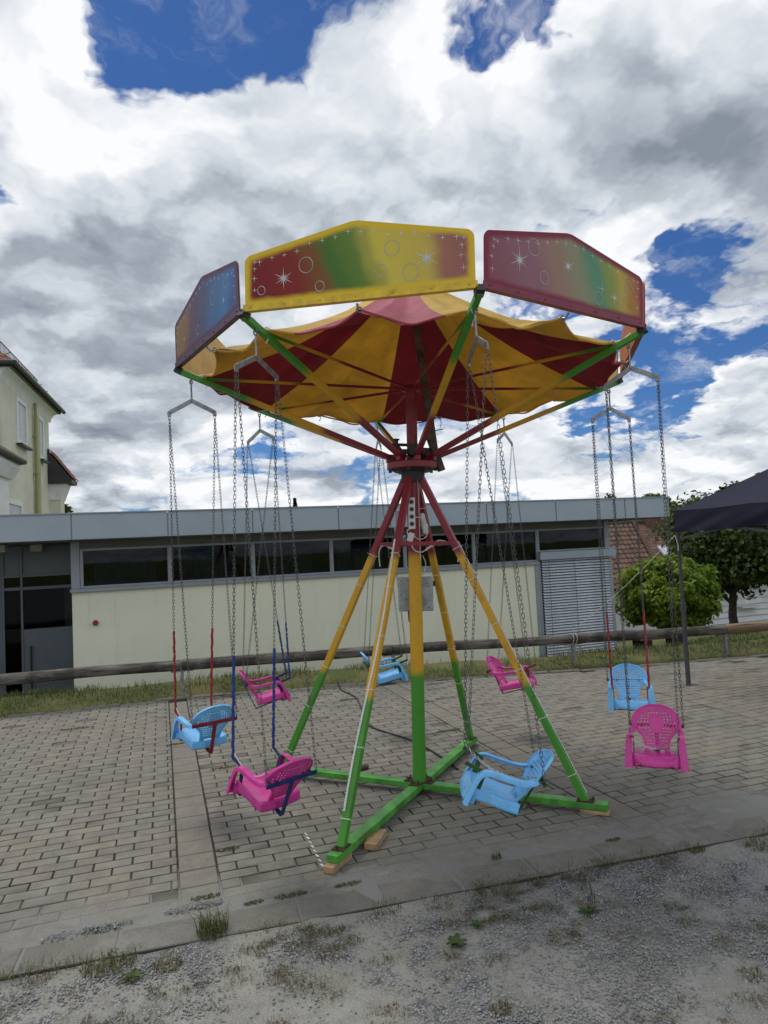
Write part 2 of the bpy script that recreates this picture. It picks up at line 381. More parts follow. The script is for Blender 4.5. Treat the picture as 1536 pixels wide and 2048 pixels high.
M_CHAIN = simple('chain_steel', (0.13, 0.127, 0.123), 0.45, 0.7, 0.3, 60, 0.1)
M_CHAINNEW = simple('bright_chain', (0.55, 0.56, 0.57), 0.3, 0.9, 0.15, 60, 0.1)
M_BLACK = simple('black_plastic', (0.02, 0.02, 0.021), 0.5, 0, 0.2, 30, 0.1)
M_WHITE = simple('white_plastic', (0.74, 0.74, 0.72), 0.45, 0, 0.06, 20, 0.05)
M_GREYBOX = simple('grey_enamel', (0.34, 0.37, 0.40), 0.45, 0.1, 0.15, 12, 0.1, (0.14, 0.13, 0.12), 0.55)
M_RUST = simple('rusty_bolt', (0.085, 0.052, 0.034), 0.85, 0.3, 0.35, 60, 0.3)
M_STRING = simple('white_cord', (0.70, 0.69, 0.65), 0.8, 0, 0.08)

RED, YEL, GRN = (0.25, 0.017, 0.030), (0.66, 0.36, 0.014), (0.058, 0.285, 0.026)
def paint3(name, axis, s1, s2, blend):
    """carousel paint: green, yellow, red, sprayed into each other along a frame axis; axis 'z' or 'r' (radius, reversed)"""
    m, N = newmat(name); P = N.n('ShaderNodeTexCoord').outputs['Object']; x, y, z = N.sep(P)
    t = z if axis == 'z' else N.math('SQRT', N.math('ADD', N.math('MULTIPLY', x, x), N.math('MULTIPLY', y, y)))
    w = N.noise(P, 10, 4, 0.6); t = N.math('ADD', t, N.math('MULTIPLY', N.math('SUBTRACT', w, 0.5), 0.05))
    a, b, d = (GRN, YEL, RED) if axis == 'z' else (RED, YEL, GRN)
    c = N.mix(N.smooth(t, s1-blend, s1+blend), a, b); c = N.mix(N.smooth(t, s2-blend*1.3, s2+blend*1.3), c, d)
    n = N.noise(P, 14, 7, 0.65); c = N.mix(N.math('MULTIPLY', N.smooth(n, 0.40, 0.75), 0.25), c, (0.75, 0.75, 0.75), 'MULTIPLY')
    chip = N.smooth(N.noise(P, 38, 6, 0.7), 0.69, 0.72); c = N.mix(chip, c, (0.05, 0.035, 0.025))
    grime = N.math('MULTIPLY', N.smooth(N.noise(P, 5, 8, 0.7), 0.5, 0.75), 0.4); c = N.mix(grime, c, (0.07, 0.06, 0.04))
    return finish(m, N, c, N.math('ADD', N.math('MULTIPLY', n, 0.3), 0.28), 0, N.math('SUBTRACT', N.noise(P, 70, 3, 0.6), chip), 0.12, 0.003, 0.5)
M_LEGPAINT = paint3('carousel_leg_paint', 'z', 0.70, 1.52, 0.03)
M_POSTPAINT = paint3('carousel_post_paint', 'z', 0.72, 1.53, 0.03)
M_ARMPAINT = paint3('carousel_arm_paint', 'r', 0.62, 1.09, 0.045)
M_RODPAINT = paint3('carousel_rod_paint', 'r', 0.80, 1.15, 0.08)
M_GREEN = simple('green_paint', (0.066, 0.30, 0.036), 0.42, 0, 0.28, 8, 0.2, (0.085, 0.085, 0.045), 0.65)
M_RED = simple('carousel_red', RED, 0.4, 0, 0.2, 12, 0.12, (0.08, 0.02, 0.02), 0.4)
M_PINKSEAT = simple('pink_plastic', (0.62, 0.045, 0.315), 0.30, 0, 0.08, 9, 0.04, (0.40, 0.07, 0.23), 0.6)
M_BLUESEAT = simple('blue_plastic', (0.18, 0.53, 0.93), 0.30, 0, 0.07, 9, 0.04, (0.17, 0.36, 0.58), 0.6)
M_FRED = simple('red_frame_paint', (0.24, 0.014, 0.022), 0.45, 0, 0.2, 20, 0.1)
M_FBLUE = simple('dark_blue_frame_paint', (0.012, 0.028, 0.135), 0.45, 0, 0.2, 20, 0.1)
M_FGREEN = simple('dark_green_frame_paint', (0.025, 0.085, 0.018), 0.5, 0, 0.2, 20, 0.1)
M_TRED = simple('red_hose', (0.36, 0.018, 0.02), 0.4, 0, 0.15, 20, 0.1)
M_TBLUE = simple('blue_hose', (0.015, 0.05, 0.26), 0.4, 0, 0.15, 20, 0.1)
# ------------------------------------------------------------------ terrain
EDGE = [(-40, 8.9), (-6, 8.75), (-1.7, 8.58), (0.5, 8.56), (2.0, 8.3), (3.2, 7.98), (4.6, 7.63), (5.6, 7.4), (7.6, 7.15), (12, 6.8), (40, 6.2)]
def edge_y(x):
    for (a, ya), (b, yb) in zip(EDGE, EDGE[1:]):
        if a <= x <= b: return ya+(yb-ya)*(x-a)/(b-a)
    return EDGE[0][1] if x < EDGE[0][0] else EDGE[-1][1]
def sstep(a, b, x):
    t = min(1, max(0, (x-a)/(b-a))); return t*t*(3-2*t)
def curb_y(x): return 3.40 - 0.055*(x+0.3)          # back edge of the edging slabs
def ground_z(x, y):
    d = y-edge_y(x)
    if d < -0.02: return -0.07
    top = -0.005 + 0.055*sstep(0, 0.35, d)
    steep = 1-sstep(7.5, 10.5, x)
    fall = -1.55*sstep(0.9, 3.0, d)*steep - (1-steep)*1.95*sstep(0.7, 11, d)
    far = -0.5*sstep(14, 30, y)*steep - (1-steep)*0.9*sstep(18, 26, y)
    r = sqrt(x*x+y*y)
    hill = 9.5*sstep(40, 125, r)
    return top+fall+far+hill+0.02*mnoise.noise((x*1.3, y*1.3, 0))*(1 if d > 0.3 else 0)
def make_ground():
    xs = sorted(set(list(np.arange(-12, 24, 0.35)) + [s*k for k in (26, 30, 36, 44, 54, 68, 86, 110, 150, 220, 400, 900) for s in (-1, 1)] + [-14, -16, -20, 24]))
    ys = sorted(set(list(np.arange(6.0, 14, 0.12)) + list(np.arange(14, 30, 0.8)) + [-900, -200, -50, -10, 0, 3, 32, 36, 42, 50, 60, 75, 95, 120, 150, 220, 400, 900]))
    V = [(x, y, ground_z(x, y)) for y in ys for x in xs]; n = len(xs)
    idx = [k for j in range(len(ys)-1) for i in range(n-1) for k in (j*n+i, j*n+i+1, (j+1)*n+i+1, (j+1)*n+i)]
    struct(link('ground', npmesh('ground', V, 4, idx, M_GROUND, smooth=True)))
make_ground()
def make_gravel():
    xs = [-60, -20, -8] + list(np.arange(-4, 9, 0.05)) + [12, 25, 60]
    def row(x): return [-40, -8, -2, 0.5] + list(np.linspace(1.2, curb_y(x)-0.4, 10)) + list(np.linspace(curb_y(x)-0.36, curb_y(x)-0.03, 12))
    V = []; m = 26
    for x in xs:
        for y in row(x):
            z = -0.012 + (0.010*mnoise.fractal((x*2.3, y*2.3, 0), 1, 2, 4) if y > 1 else 0)
            z += sstep(curb_y(x)-.36, curb_y(x)-.16, y)*(.004+.010*mnoise.fractal((x*3.1, y*5, 7), 1, 2, 3)) - sstep(curb_y(x)-.17, curb_y(x)-.06, y)*.02
            V.append((x, y, z))
    idx = [k for i in range(len(xs)-1) for j in range(m-1) for k in (i*m+j, (i+1)*m+j, (i+1)*m+j+1, i*m+j+1)]
    struct(link('gravel_path', npmesh('gravel_path', V, 4, idx, M_GRAVEL, smooth=True)))
make_gravel()

def visible(x, y, z=0.0, margin=40):
    d = Vector((x, y, z-CAM_H)); w = d.dot(F)
    if w < 0.1: return None
    px = 768+FPX*d.dot(CR)/w; py = 1024-FPX*d.dot(CU)/w
    return (px, py, w) if -margin < px < 1536+margin and -margin < py < 2048+margin else None

def make_pavement():
    root = thing('pavement', 'x', 'x'); del root['label']; del root['category']; struct(root)
    # bed of joint sand, rising where sand has been carried over the first courses
    xs = [-40, -12, -5]+list(np.arange(-3, 9.1, 0.25))+[14, 40]; V = []; m = 20
    for x in xs:
        y0, y1 = curb_y(x)-0.2, edge_y(x)+0.05
        for k in range(m):
            y = y0+(y1-y0)*k/(m-1)
            z = -0.0085+0.0088*sstep(3.95, 3.4, y+0.045*x+0.45*mnoise.noise((x*1.7, y*1.7, 3)))
            V.append((x, y, z))
    idx = [k for i in range(len(xs)-1) for j in range(m-1) for k in (i*m+j, (i+1)*m+j, (i+1)*m+j+1, i*m+j+1)]
    bed = link('joint_bed', npmesh('joint_bed', V, 4, idx, M_BED), root)
    PL, PW, GAP = 0.2, 0.0975, 0.0068
    STRIPS = [(-2.395, -2.20), (0.04, 0.235), (2.485, 2.68), (4.92, 5.115), (7.355, 7.55)]
    def block(L, Wd, t=0.05, b=0.004):
        mb = MB(); x, y = L/2, Wd/2
        vs = [(a*x, c*y, -t) for a, c in ((-1, -1), (1, -1), (1, 1), (-1, 1))] + [(a*x, c*y, -b) for a, c in ((-1, -1), (1, -1), (1, 1), (-1, 1))] + \
             [(a*(x-b), c*(y-b), 0) for a, c in ((-1, -1), (1, -1), (1, 1), (-1, 1))]
        fs = [(8, 9, 10, 11)]
        for k in range(4): fs += [(k, (k+1) % 4, 4+(k+1) % 4, 4+k), (4+k, 4+(k+1) % 4, 8+(k+1) % 4, 8+k)]
        mb.add(vs, fs); return mb
    items = []
    for s0, s1 in [(-9.0, -2.40)]+[(STRIPS[i][1]+GAP*0.4, STRIPS[i+1][0]-GAP*0.4) for i in range(4)]+[(7.555, 11)]:
        row = 0; y = 3.02+PW/2
        while y < 9:
            x = s0 + (0 if row % 2 else -PL/2)
            while x < s1-0.01:
                a, b = max(x, s0), min(x+PL, s1); cx = (a+b)/2
                if b-a > 0.03 and y > curb_y(cx)-0.07 and y < edge_y(cx)-0.02: items.append((cx, y, b-a))
                x += PL
            y += PW; row += 1
    def rank(it):
        v = visible(it[0], it[1], 0, 10); return -(it[2]/v[2]**2) if v else 1e9
    full = [it for it in items if abs(it[2]-PL) < 1e-4]
    near = sorted(full, key=rank)[:300]; nearset = set(near)
    base = block(PL-GAP, PW-GAP).mesh('paver', M_PAVER)
    for cx, y, w in near:
        o = link('paver', base, root); o.location = (cx+random.gauss(0, .0008), y+random.gauss(0, .0008), random.gauss(0, .0012))
        o.rotation_euler = (random.gauss(0, .006), random.gauss(0, .004), random.gauss(0, .005))
    V, idx, tint = [], [], []
    for it in items:
        if it in nearset: continue
        cx, y, w = it; b = block(w-GAP, PW-GAP); o = len(V); dz = random.gauss(0, .0012); tx, ty = random.gauss(0, .006), random.gauss(0, .004); t = random.random()
        V += [(cx+p[0], y+p[1], p[2]+dz+p[1]*tx+p[0]*ty) for p in b.v]; tint += [t]*len(b.v)
        for f in b.f: idx += [o+k for k in f]
    stuff(link('paver_field', npmesh('paver_field', V, 4, idx, M_PAVER, tint), root))
    for s0, s1 in STRIPS:
        if s0 < -3: continue
        base = block(s1-s0-GAP, 0.195-GAP, 0.05).mesh('slab', M_SLAB); y = 3.2
        while y < 8.6:
            cx = (s0+s1)/2
            if curb_y(cx)-0.08 < y < edge_y(cx)-0.1:
                o = link('slab', base, root); o.location = (cx, y, random.gauss(0.001, .001)); o.rotation_euler = (random.gauss(0, .004), random.gauss(0, .004), 0)
            y += 0.195
    base = block(0.384, 0.205, 0.08, 0.006).mesh('edging_slab', M_CURB)
    x = -6.3
    while x < 9:
        o = link('edging_slab', base, root); o.location = (x, curb_y(x)-0.1, 0.003+random.gauss(0, .0015)); o.rotation_euler = (random.gauss(0, .01), random.gauss(0, .006), -0.055+random.gauss(0, .006)); x += 0.392
    # low stone edging along the grass at the back
    base = block(0.38, 0.07, 0.09, 0.012).mesh('edging_stone', M_CURB)
    x = -4.2
    while x < 9:
        y0, y1 = edge_y(x-.15), edge_y(x+.15)
        o = link('edging_stone', base, root); o.location = (x, edge_y(x)-0.01, 0.012+random.gauss(0, .006)); o.rotation_euler = (0, random.gauss(0, .015), math.atan2(y1-y0, .3)+random.gauss(0, .02)); x += 0.39
make_pavement()

# ------------------------------------------------------------------ leaves, trees
def leaf_cloud(name, pts, nrm, size, mat, parent, tint, jitter=0.6, curl=0.25):
    n = len(pts); P = np.asarray(pts); Nn = np.asarray(nrm) + rng.normal(0, jitter, (n, 3)); Nn /= np.linalg.norm(Nn, axis=1)[:, None]+1e-9
    A = np.cross(Nn, rng.normal(0, 1, (n, 3))); A /= np.linalg.norm(A, axis=1)[:, None]+1e-9; B = np.cross(Nn, A)
    s = size*rng.uniform(0.6, 1.25, n)[:, None]
    v0 = P-A*s*0.55; v1 = P+B*s*0.36+Nn*s*curl*.5; v2 = P+A*s*0.62-Nn*s*curl; v3 = P-B*s*0.36+Nn*s*curl*.5
    V = np.stack([v0, v1, v2, v3], 1).reshape(-1, 3)
    return link(name, npmesh(name, V, 4, np.arange(4*n), mat, np.repeat(np.clip(tint, 0, 1), 4)), parent)
def trunk_mesh(root, base, top, r0, r1, limbs=6, spread=1.0, rise=0.6, mat=None):
    mb = MB(); base = Vector(base); top = Vector(top); pts = []
    for k in range(7):
        t = k/6; p = base.lerp(top, t); p += Vector((mnoise.noise((t*3, base.x, 0)), mnoise.noise((t*3, base.y, 5)), 0))*r0*0.8*t; pts.append((p, r0+(r1-r0)*t))
    for (a, ra), (b, rb) in zip(pts, pts[1:]): mb.cone(a, b, ra, rb, 10)
    for i in range(limbs):
        a = 2*pi*i/limbs+random.uniform(-.4, .4); k = random.choice((4, 5, 6)); p, r = pts[k]
        q = p+Vector((cos(a)*spread, sin(a)*spread, rise*random.uniform(.6, 1.3))); mid = p.lerp(q, .5)+Vector((0, 0, -.1*spread))
        mb.cone(p, mid, r*.6, r*.35, 7); mb.cone(mid, q, r*.35, r*.12, 6)
    return mb.build('trunk', mat or M_BARK, root, True)
def crown_points(c, rad_, n, lumps=26, lump_r=0.34, shell=0.55, seed=0, flat=0.0):
    """leaf positions over many lumps that sit on an ellipsoid: uneven outline and gaps"""
    g = np.random.default_rng(seed); c = np.array(c); R = np.array(rad_)
    u = g.normal(0, 1, (lumps, 3)); u /= np.linalg.norm(u, axis=1)[:, None]
    if flat: u[:, 2] = np.maximum(u[:, 2], -flat); u /= np.linalg.norm(u, axis=1)[:, None]
    lc = u*(g.uniform(shell, 0.86, (lumps, 1))); lr = g.uniform(.6, 1.2, lumps)*lump_r
    k = g.integers(0, lumps, n); d = g.normal(0, 1, (n, 3)); d /= np.linalg.norm(d, axis=1)[:, None]
    rr = g.uniform(0.45, 1.0, (n, 1))**0.6
    p = lc[k]+d*rr*lr[k][:, None]
    tint = g.uniform(0, 0.6, n)+0.4*g.uniform(0, 1, lumps)[k]
    nn = d*0.6+u[k]*0.5+np.array([0, 0, 0.5])
    return c+p*R, nn, tint
def tree(name, label, base, h_trunk, crown_c, crown_r, n, leaf, mat, r0=.14, seed=1, lumps=26, lump_r=.34, group=None, shell=.55, limbs=6):
    t = thing(name, label, 'tree', base, group=group); b = Vector(base)
    trunk_mesh(t, (0, 0, -0.3), (0, 0, h_trunk), r0, r0*.55, limbs, crown_r[0]*.55, crown_r[2]*.7)
    p, nn, ti = crown_points(Vector(crown_c)-b, crown_r, n, lumps, lump_r, shell, seed)
    leaf_cloud('crown', p, nn, leaf, mat, t, ti)
    return t

# ------------------------------------------------------------------ flat roofed building
M_RENDER = simple('cream_render', (0.83, 0.83, 0.665), 0.9, 0, 0.05, 1.2, 0.12, (0.72, 0.71, 0.57), 0.35)
def mat_render_wall():
    m, N = newmat('cream_render_weathered'); P = N.n('ShaderNodeTexCoord').outputs['Object']
    n = N.noise(P, 0.8, 5, 0.6); st = N.noise(N.vmath('MULTIPLY', P, (5.0, 1, 0.35)), 1.6, 6, 0.65); g = N.noise(P, 90, 4, 0.7)
    c = N.mix(N.smooth(n, 0.3, 0.7), (0.775, 0.775, 0.62), (0.85, 0.85, 0.685))
    c = N.mix(N.math('MULTIPLY', N.smooth(st, 0.52, 0.75), 0.30), c, (0.56, 0.55, 0.43))
    return finish(m, N, c, 0.92, 0, g, 0.35, 0.004, 0.2)
M_RENDER = mat_render_wall()
M_FASCIA = simple('grey_metal_sheet', (0.35, 0.41, 0.47), 0.5, 0.2, 0.05, 1.5, 0.02)
M_FRAME = simple('grey_window_frame', (0.30, 0.335, 0.37), 0.45, 0.1, 0.05, 4, 0.02)
M_SOFFIT = simple('soffit', (0.16, 0.165, 0.155), 0.8, 0, 0.06, 2, 0.05)
M_DOOR = simple('grey_door_paint', (0.135, 0.16, 0.185), 0.4, 0.1, 0.06, 3, 0.02)
M_BLIND = simple('aluminium_slat', (0.74, 0.79, 0.86), 0.45, 0.0, 0.06, 6, 0.02)
M_CURTAIN = simple('grey_curtain', (0.13, 0.14, 0.17), 0.9, 0, 0.2, 6, 0.1)
M_DARKROOM = simple('dark_interior', (0.035, 0.036, 0.038), 0.9)
M_STRIPE = simple('pale_green_wall', (0.42, 0.5, 0.36), 0.8)
M_ALARM = simple('red_alarm_plastic', (0.30, 0.012, 0.018), 0.35)
M_LAMP = simple('lamp_glass', (0.42, 0.41, 0.35), 0.5)
def mat_glass(name, tint, rough=0.02, dark=0.6):
    m, N = newmat(name); P = N.n('ShaderNodeTexCoord').outputs['Object']
    g = N.n('ShaderNodeBsdfGlossy'); g.inputs[0].default_value = (0.9, 0.95, 1, 1); g.inputs[1].default_value = rough
    b = N.n('ShaderNodeBump'); N.put(b.inputs['Height'], N.noise(P, 1.1, 2)); b.inputs['Strength'].default_value = 0.03; b.inputs['Distance'].default_value = 0.05; N.nt.links.new(b.outputs[0], g.inputs['Normal'])
    t = N.n('ShaderNodeBsdfTransparent'); t.inputs[0].default_value = (*tint, 1)
    fr = N.n('ShaderNodeFresnel'); fr.inputs[0].default_value = 1.33
    mx = N.n('ShaderNodeMixShader'); N.put(mx.inputs[0], N.math('ADD', N.math('MULTIPLY', fr.outputs[0], 0.6), 0.004))
    N.nt.links.new(t.outputs[0], mx.inputs[1]); N.nt.links.new(g.outputs[0], mx.inputs[2])
    o = N.n('ShaderNodeOutputMaterial'); N.nt.links.new(mx.outputs[0], o.inputs[0]); return m
M_GLASS = mat_glass('tinted_glass', (0.5, 0.54, 0.58))
M_CLEAR = mat_glass('window_glass', (0.75, 0.8, 0.8))

def make_building():
    YB, YF, YD = 11.5, 10.9, 12.5; ZB = -2.2
    t = thing('flat_roofed_building', 'long low cream building with grey metal fascia and a band of dark windows', 'building', (0, YB, ZB))
    O = Vector((0, YB, ZB))
    def P(mb, name, mat, parent=t, **k):
        mb.v = [tuple(Vector(v)-O) for v in mb.v]; return mb.build(name, mat, parent, **k)
    X0, X1, XR = -1.31, 6.72, 8.42
    m = MB(); m.rng((X0, YB, ZB), (X1, YB+.3, 1.205)); P(m, 'wall', M_RENDER, bevel=.004)
    m = MB(); m.rng((-13.0, YD+.9, ZB), (XR-.02, YD+1.1, 2.0)); m.rng((X0+.002, YB+.3, ZB), (X0+.15, YD-.03, 2.0)); m.rng((XR-.12, YB+.12, ZB), (XR-.02, YD+.9, 2.0)); P(m, 'inner_wall', M_DARKROOM)
    m = MB(); m.rng((-13, YF+.012, 2.0), (9.39, 19, 2.36)); r_ = P(m, 'roof', M_FASCIA)
    m = MB(); m.rng((-12.9, YF+.06, 1.985), (9.33, 18.9, 1.998)); P(m, 'soffit', M_SOFFIT)
    joints = [-9, -5.8, -4.0, -2.55, -1.225, .116, 1.39, 2.785, 4.12, 5.478, 6.877, 8.377, 9.40]
    for a, b in zip(joints, joints[1:]):
        m = MB(); m.rng((a+.009, YF-.012, 1.998), (b-.009, YF+.01, 2.372)); P(m, 'fascia_panel', M_FASCIA, bevel=.003)
    m = MB(); m.rng((-13, YF-.03, 2.374), (9.42, YF+.06, 2.392)); m.rng((9.395, YF+.062, 1.998), (9.41, 19, 2.39)); P(m, 'roof_edge', M_FRAME, r_)
    # window band: sill, head, posts, panes
    m = MB(); m.rng((X0-.02, YB-.06, 1.207), (X1+.06, YB+.1, 1.26)); P(m, 'window_sill', M_FRAME, bevel=.004)
    m = MB(); m.rng((X0, YB+.02, 1.875), (XR, YB+.1, 1.984)); P(m, 'window_head', M_SOFFIT)
    m = MB(); m.rng((X0-.005, YB-.01, 1.262), (-1.19, YB+.1, 1.984)); m.rng((X0-.003, YB+.102, 1.2), (X0+.14, YB+.6, 1.984)); P(m, 'corner_panel', M_FRAME, bevel=.004)
    bays = [(-1.185, .12), (.12, 1.44), (1.44, 2.775), (2.775, 4.12), (4.12, 5.47), (5.47, 6.80)]
    for a, b in bays:
        m = MB(); z0, z1 = 1.262, 1.873
        for q in (((a, YB-.005, z0), (a+.045, YB+.07, z1)), ((b-.02, YB-.005, z0), (b-.001, YB+.07, z1)), ((a+.045, YB, z0), (b-.02, YB+.07, z0+.035)), ((a+.045, YB, z1-.035), (b-.02, YB+.07, z1))): m.rng(*q)
        w = P(m, 'window', M_FRAME, bevel=.003)
        m = MB(); m.rng((a+.04, YB+.03, z0+.03), (b-.016, YB+.038, z1-.03)); P(m, 'pane', M_GLASS, w)
        # pleated curtain hanging some way behind the pane
        m = MB()
        if random.random() < .85:
            u0, u1 = a+.1+random.random()*.15, b-.1-random.random()*.3; n = int((u1-u0)/.035)
            m.grid(lambda s, v: (u0+(u1-u0)*s, YB+.25+.018*sin(s*n*pi), z0+.02+(z1-z0-.14)*v), n*4, 1); P(m, 'curtain', M_CURTAIN, w, smooth=True)
    # window above the blind
    m = MB(); a, b, z0, z1 = 6.80, 8.42, 1.44, 1.873
    for q in (((a, YB-.005, z0), (a+.05, YB+.07, z1)), ((8.31, YB-.02, 1.30), (b, YB+.1, 1.984)), ((a+.05, YB, z0), (8.31, YB+.07, z0+.03)), ((a+.05, YB, z1-.03), (8.31, YB+.07, z1))): m.rng(*q)
    w = P(m, 'window', M_FRAME, bevel=.003)
    m = MB(); m.rng((a+.045, YB+.03, z0+.025), (8.315, YB+.038, z1-.025)); P(m, 'pane', M_GLASS, w)
    # tall window with outside blind
    m = MB(); m.rng((X1, YB-.02, ZB), (6.79, YB+.2, 1.205)); m.rng((6.792, YB-.005, ZB), (6.85, YB+.1, 1.28)); m.rng((8.36, YB-.03, ZB), (8.44, YB+.1, 1.28)); P(m, 'blind_guide', M_FRAME, bevel=.004)
    m = MB(); m.rng((6.79, YB-.12, 1.29), (8.50, YB+.02, 1.435)); bb = P(m, 'blind_box', M_FASCIA, bevel=.005)
    m = MB(); m.rng((6.85, YB+.09, ZB), (8.36, YB+.1, 1.28)); P(m, 'pane', M_GLASS)
    sl = MB(); n = 6
    prof = [(-.038+.076*k/n, .010*sin(pi*k/n)) for k in range(n+1)]
    for k in range(n):
        (y0, z0), (y1, z1) = prof[k], prof[k+1]; sl.add([(-.745, y0, z0), (.745, y0, z0), (.745, y1, z1), (-.745, y1, z1)], [(0, 1, 2, 3)])
    slm = sl.mesh('slat', M_BLIND, True); mb_ = MB(); mb_.rng((6.86, YB-.05, -1.0), (8.35, YB-.02, -.97)); bl = P(mb_, 'blind', M_BLIND)
    k = 0; z = 1.27
    while z > -0.95:
        o = link('slat', slm, bl, solid=.003); o.location = (7.605, -.02, z-ZB); o.rotation_euler = (rad(27+random.uniform(-2, 2)), random.gauss(0, .001), 0); z -= .0525
    m = MB()
    for x in (7.0, 7.57, 8.17): m.rng((x-.004, YB-.055, -.95), (x+.004, YB-.052, 1.28))
    P(m, 'blind_cord', M_SOFFIT, bl)
    # recessed entrance on the left
    for a, b in ((-2.42, -2.19), (-2.15, -1.32)):
        m = MB()
        for q in (((a-.035, YD-.03, ZB), (a, YD+.05, 1.98)), ((a, YD-.025, 1.47), (b, YD+.05, 1.52)), ((a, YD-.025, 1.26), (b, YD+.05, 1.31))): m.rng(*q)
        w = P(m, 'entrance_frame', M_DOOR, bevel=.003)
        m = MB(); m.rng((a, YD, 1.31), (b, YD+.01, 1.47)); m.rng((a, YD, .62 if b > -2 else ZB), (b, YD+.01, 1.26)); P(m, 'pane', M_GLASS, w)
        m = MB(); m.rng((a, YD, 1.52), (b, YD+.02, 1.98)); P(m, 'panel', M_DOOR, w)
    m = MB(); m.rng((-2.15, YD-.02, ZB), (-1.32, YD+.05, .62)); d = P(m, 'door', M_DOOR, bevel=.004)
    m = MB(); m.rng((-2.10, YD-.035, ZB), (-1.30, YD-.0215, .565)); P(m, 'door_leaf', M_DOOR, d, bevel=.004)
    m = MB(); m.tube([(-2.035, YD-.09, .36), (-2.035, YD-.09, -1.0)], .014, 8); m.rng((-2.04, YD-.09, .25), (-2.03, YD-.036, .27)); P(m, 'handle', M_BLACK, d, smooth=True)
    m = MB(); m.rng((-12.8, YD-.03, ZB), (-2.457, YD+.05, 1.98)); P(m, 'left_wall', M_DOOR)
    m = MB(); m.rng((-1.6, YD+.5, -.2), (-1.45, YD+.52, 1.3)); m.rng((-1.42, YD+.4, .2), (-1.33, YD+.42, 1.28)); P(m, 'inner_column', M_STRIPE)
    for x, y in ((-2.3, 11.6), (-1.87, 12.1)):
        m = MB(); m.rng((x-.09, y-.09, 1.87), (x+.09, y+.09, 1.984)); P(m, 'ceiling_lamp', M_LAMP, bevel=.01)
    m = MB(); m.cone((-.985, YB-.06, .725), (-.985, YB+.001, .725), .035, .045, 16); m.cone((-.985, YB-.075, .725), (-.985, YB-.06, .725), .022, .03, 12); P(m, 'alarm_lamp', M_ALARM, smooth=True)
make_building()

# ------------------------------------------------------------------ log fence
def make_fence():
    pts = [(-6.3, 8.95), (-2.7, 8.78), (.2, 8.6), (2.72, 8.2), (5.02, 7.75), (7.12, 7.38), (9.6, 7.0), (12.4, 6.6)]
    zl = [.42, .40, .385, .385, .37, .35, .36, .37]
    t = thing('log_fence', 'low rail fence of weathered grey logs on steel posts in front of the cream building', 'fence', (pts[0][0], pts[0][1], 0)); O = Vector((pts[0][0], pts[0][1], 0))
    for i, (a, b) in enumerate(zip(pts, pts[1:])):
        A = Vector((*a, zl[i])); B = Vector((*b, zl[i+1])); L = (B-A).length; mb = MB(); n = 14; rings = 26; r0 = .066 if i != 3 else .062
        vs = []
        for j in range(rings+1):
            s = j/rings; r = r0*(1+.05*mnoise.noise((s*L*1.5, i*7, 0)))-.004*s
            for k in range(n):
                an = 2*pi*k/n; rr = r*(1+.05*mnoise.noise((s*L*2, cos(an)*1.5+i*3, sin(an)*1.5)))
                vs.append((s*(L-.012), rr*cos(an)+.012*mnoise.noise((s*2.2, i*5, 9)), rr*sin(an)+.015*mnoise.noise((s*2.2, i*5, 1))))
        fs = [(j*n+k, j*n+(k+1) % n, (j+1)*n+(k+1) % n, (j+1)*n+k) for j in range(rings) for k in range(n)]+[tuple(range(n))[::-1], tuple(rings*n+k for k in range(n))]
        mb.add(vs, fs)
        o = mb.build('rail', M_LOGNEW if i == 5 else M_LOG, t, True)
        if i == 5: o['label'] = 'newer light brown log rail at the right end'
        d = (B-A).normalized(); o.location = A-O; o.rotation_euler = (0, -math.asin(d.z), math.atan2(d.y, d.x))
    for i, p in enumerate(pts[1:-1]):
        m = MB(); q = Vector((*p, 0))-O; m.rng((q.x-.018, q.y-.03, -.3), (q.x+.018, q.y+.03, zl[i+1]-.055)); m.rng((q.x-.13, q.y-.03, zl[i+1]-.076), (q.x+.13, q.y+.03, zl[i+1]-.064)); P_ = m.build('post', M_GALV, t, bevel=.003)
    m = MB(); q = Vector((*pts[4], zl[4]))-O
    for dx in (-.03, .02):
        m.tube([(q.x+dx+.01*cos(a), q.y+.078*sin(a), q.z+.072*cos(a)) for a in np.linspace(0, 2*pi, 20)][:-1], .003, 5, True)
    m.build('cord_wrap', M_STRING, t)
make_fence()

# ------------------------------------------------------------------ houses
def mat_tiles(name, c1, c2):
    m, N = newmat(name); P = N.n('ShaderNodeTexCoord').outputs['Object']
    at = N.n('ShaderNodeAttribute', attribute_name='tint').outputs['Fac']
    c = N.mix(at, c1, c2); n = N.noise(P, 2.0, 6, 0.65); g_ = N.noise(P, .5, 4, .6)
    c = N.mix(N.math('MULTIPLY', N.smooth(g_, .48, .62), .6), c, (.105, .095, .07))
    c = N.mix(N.math('MULTIPLY', N.smooth(n, .5, .7), .6), c, tuple(k*.45 for k in c1))
    return finish(m, N, c, .85, 0, N.noise(P, 25, 4), .3, .01, .2)
M_TILE1 = mat_tiles('orange_roof_tile', (.15, .058, .032), (.30, .125, .07))
M_TILE2 = mat_tiles('brown_roof_tile', (.095, .06, .048), (.185, .115, .092))
M_VILLA = simple('villa_render', (.64, .635, .52), .9, 0, .07, .8, .1, (.52, .51, .41), .4)
M_TRIMW = simple('white_trim', (.74, .75, .74), .7, 0, .05, 3, .05)
M_GUTTER = simple('dark_gutter', (.045, .045, .045), .5, .3, .1, 5, .05)
M_PIPE = simple('olive_downpipe', (.32, .32, .12), .5, 0, .08, 6, .05)
M_SIDING = simple('white_siding', (.78, .80, .83), .7, 0, .05, 2, .05)
M_BRICK = simple('chimney_brick', (.15, .065, .05), .9, 0, .3, 9, .4)
M_SKYL = simple('skylight_frame', (.5, .52, .55), .5)
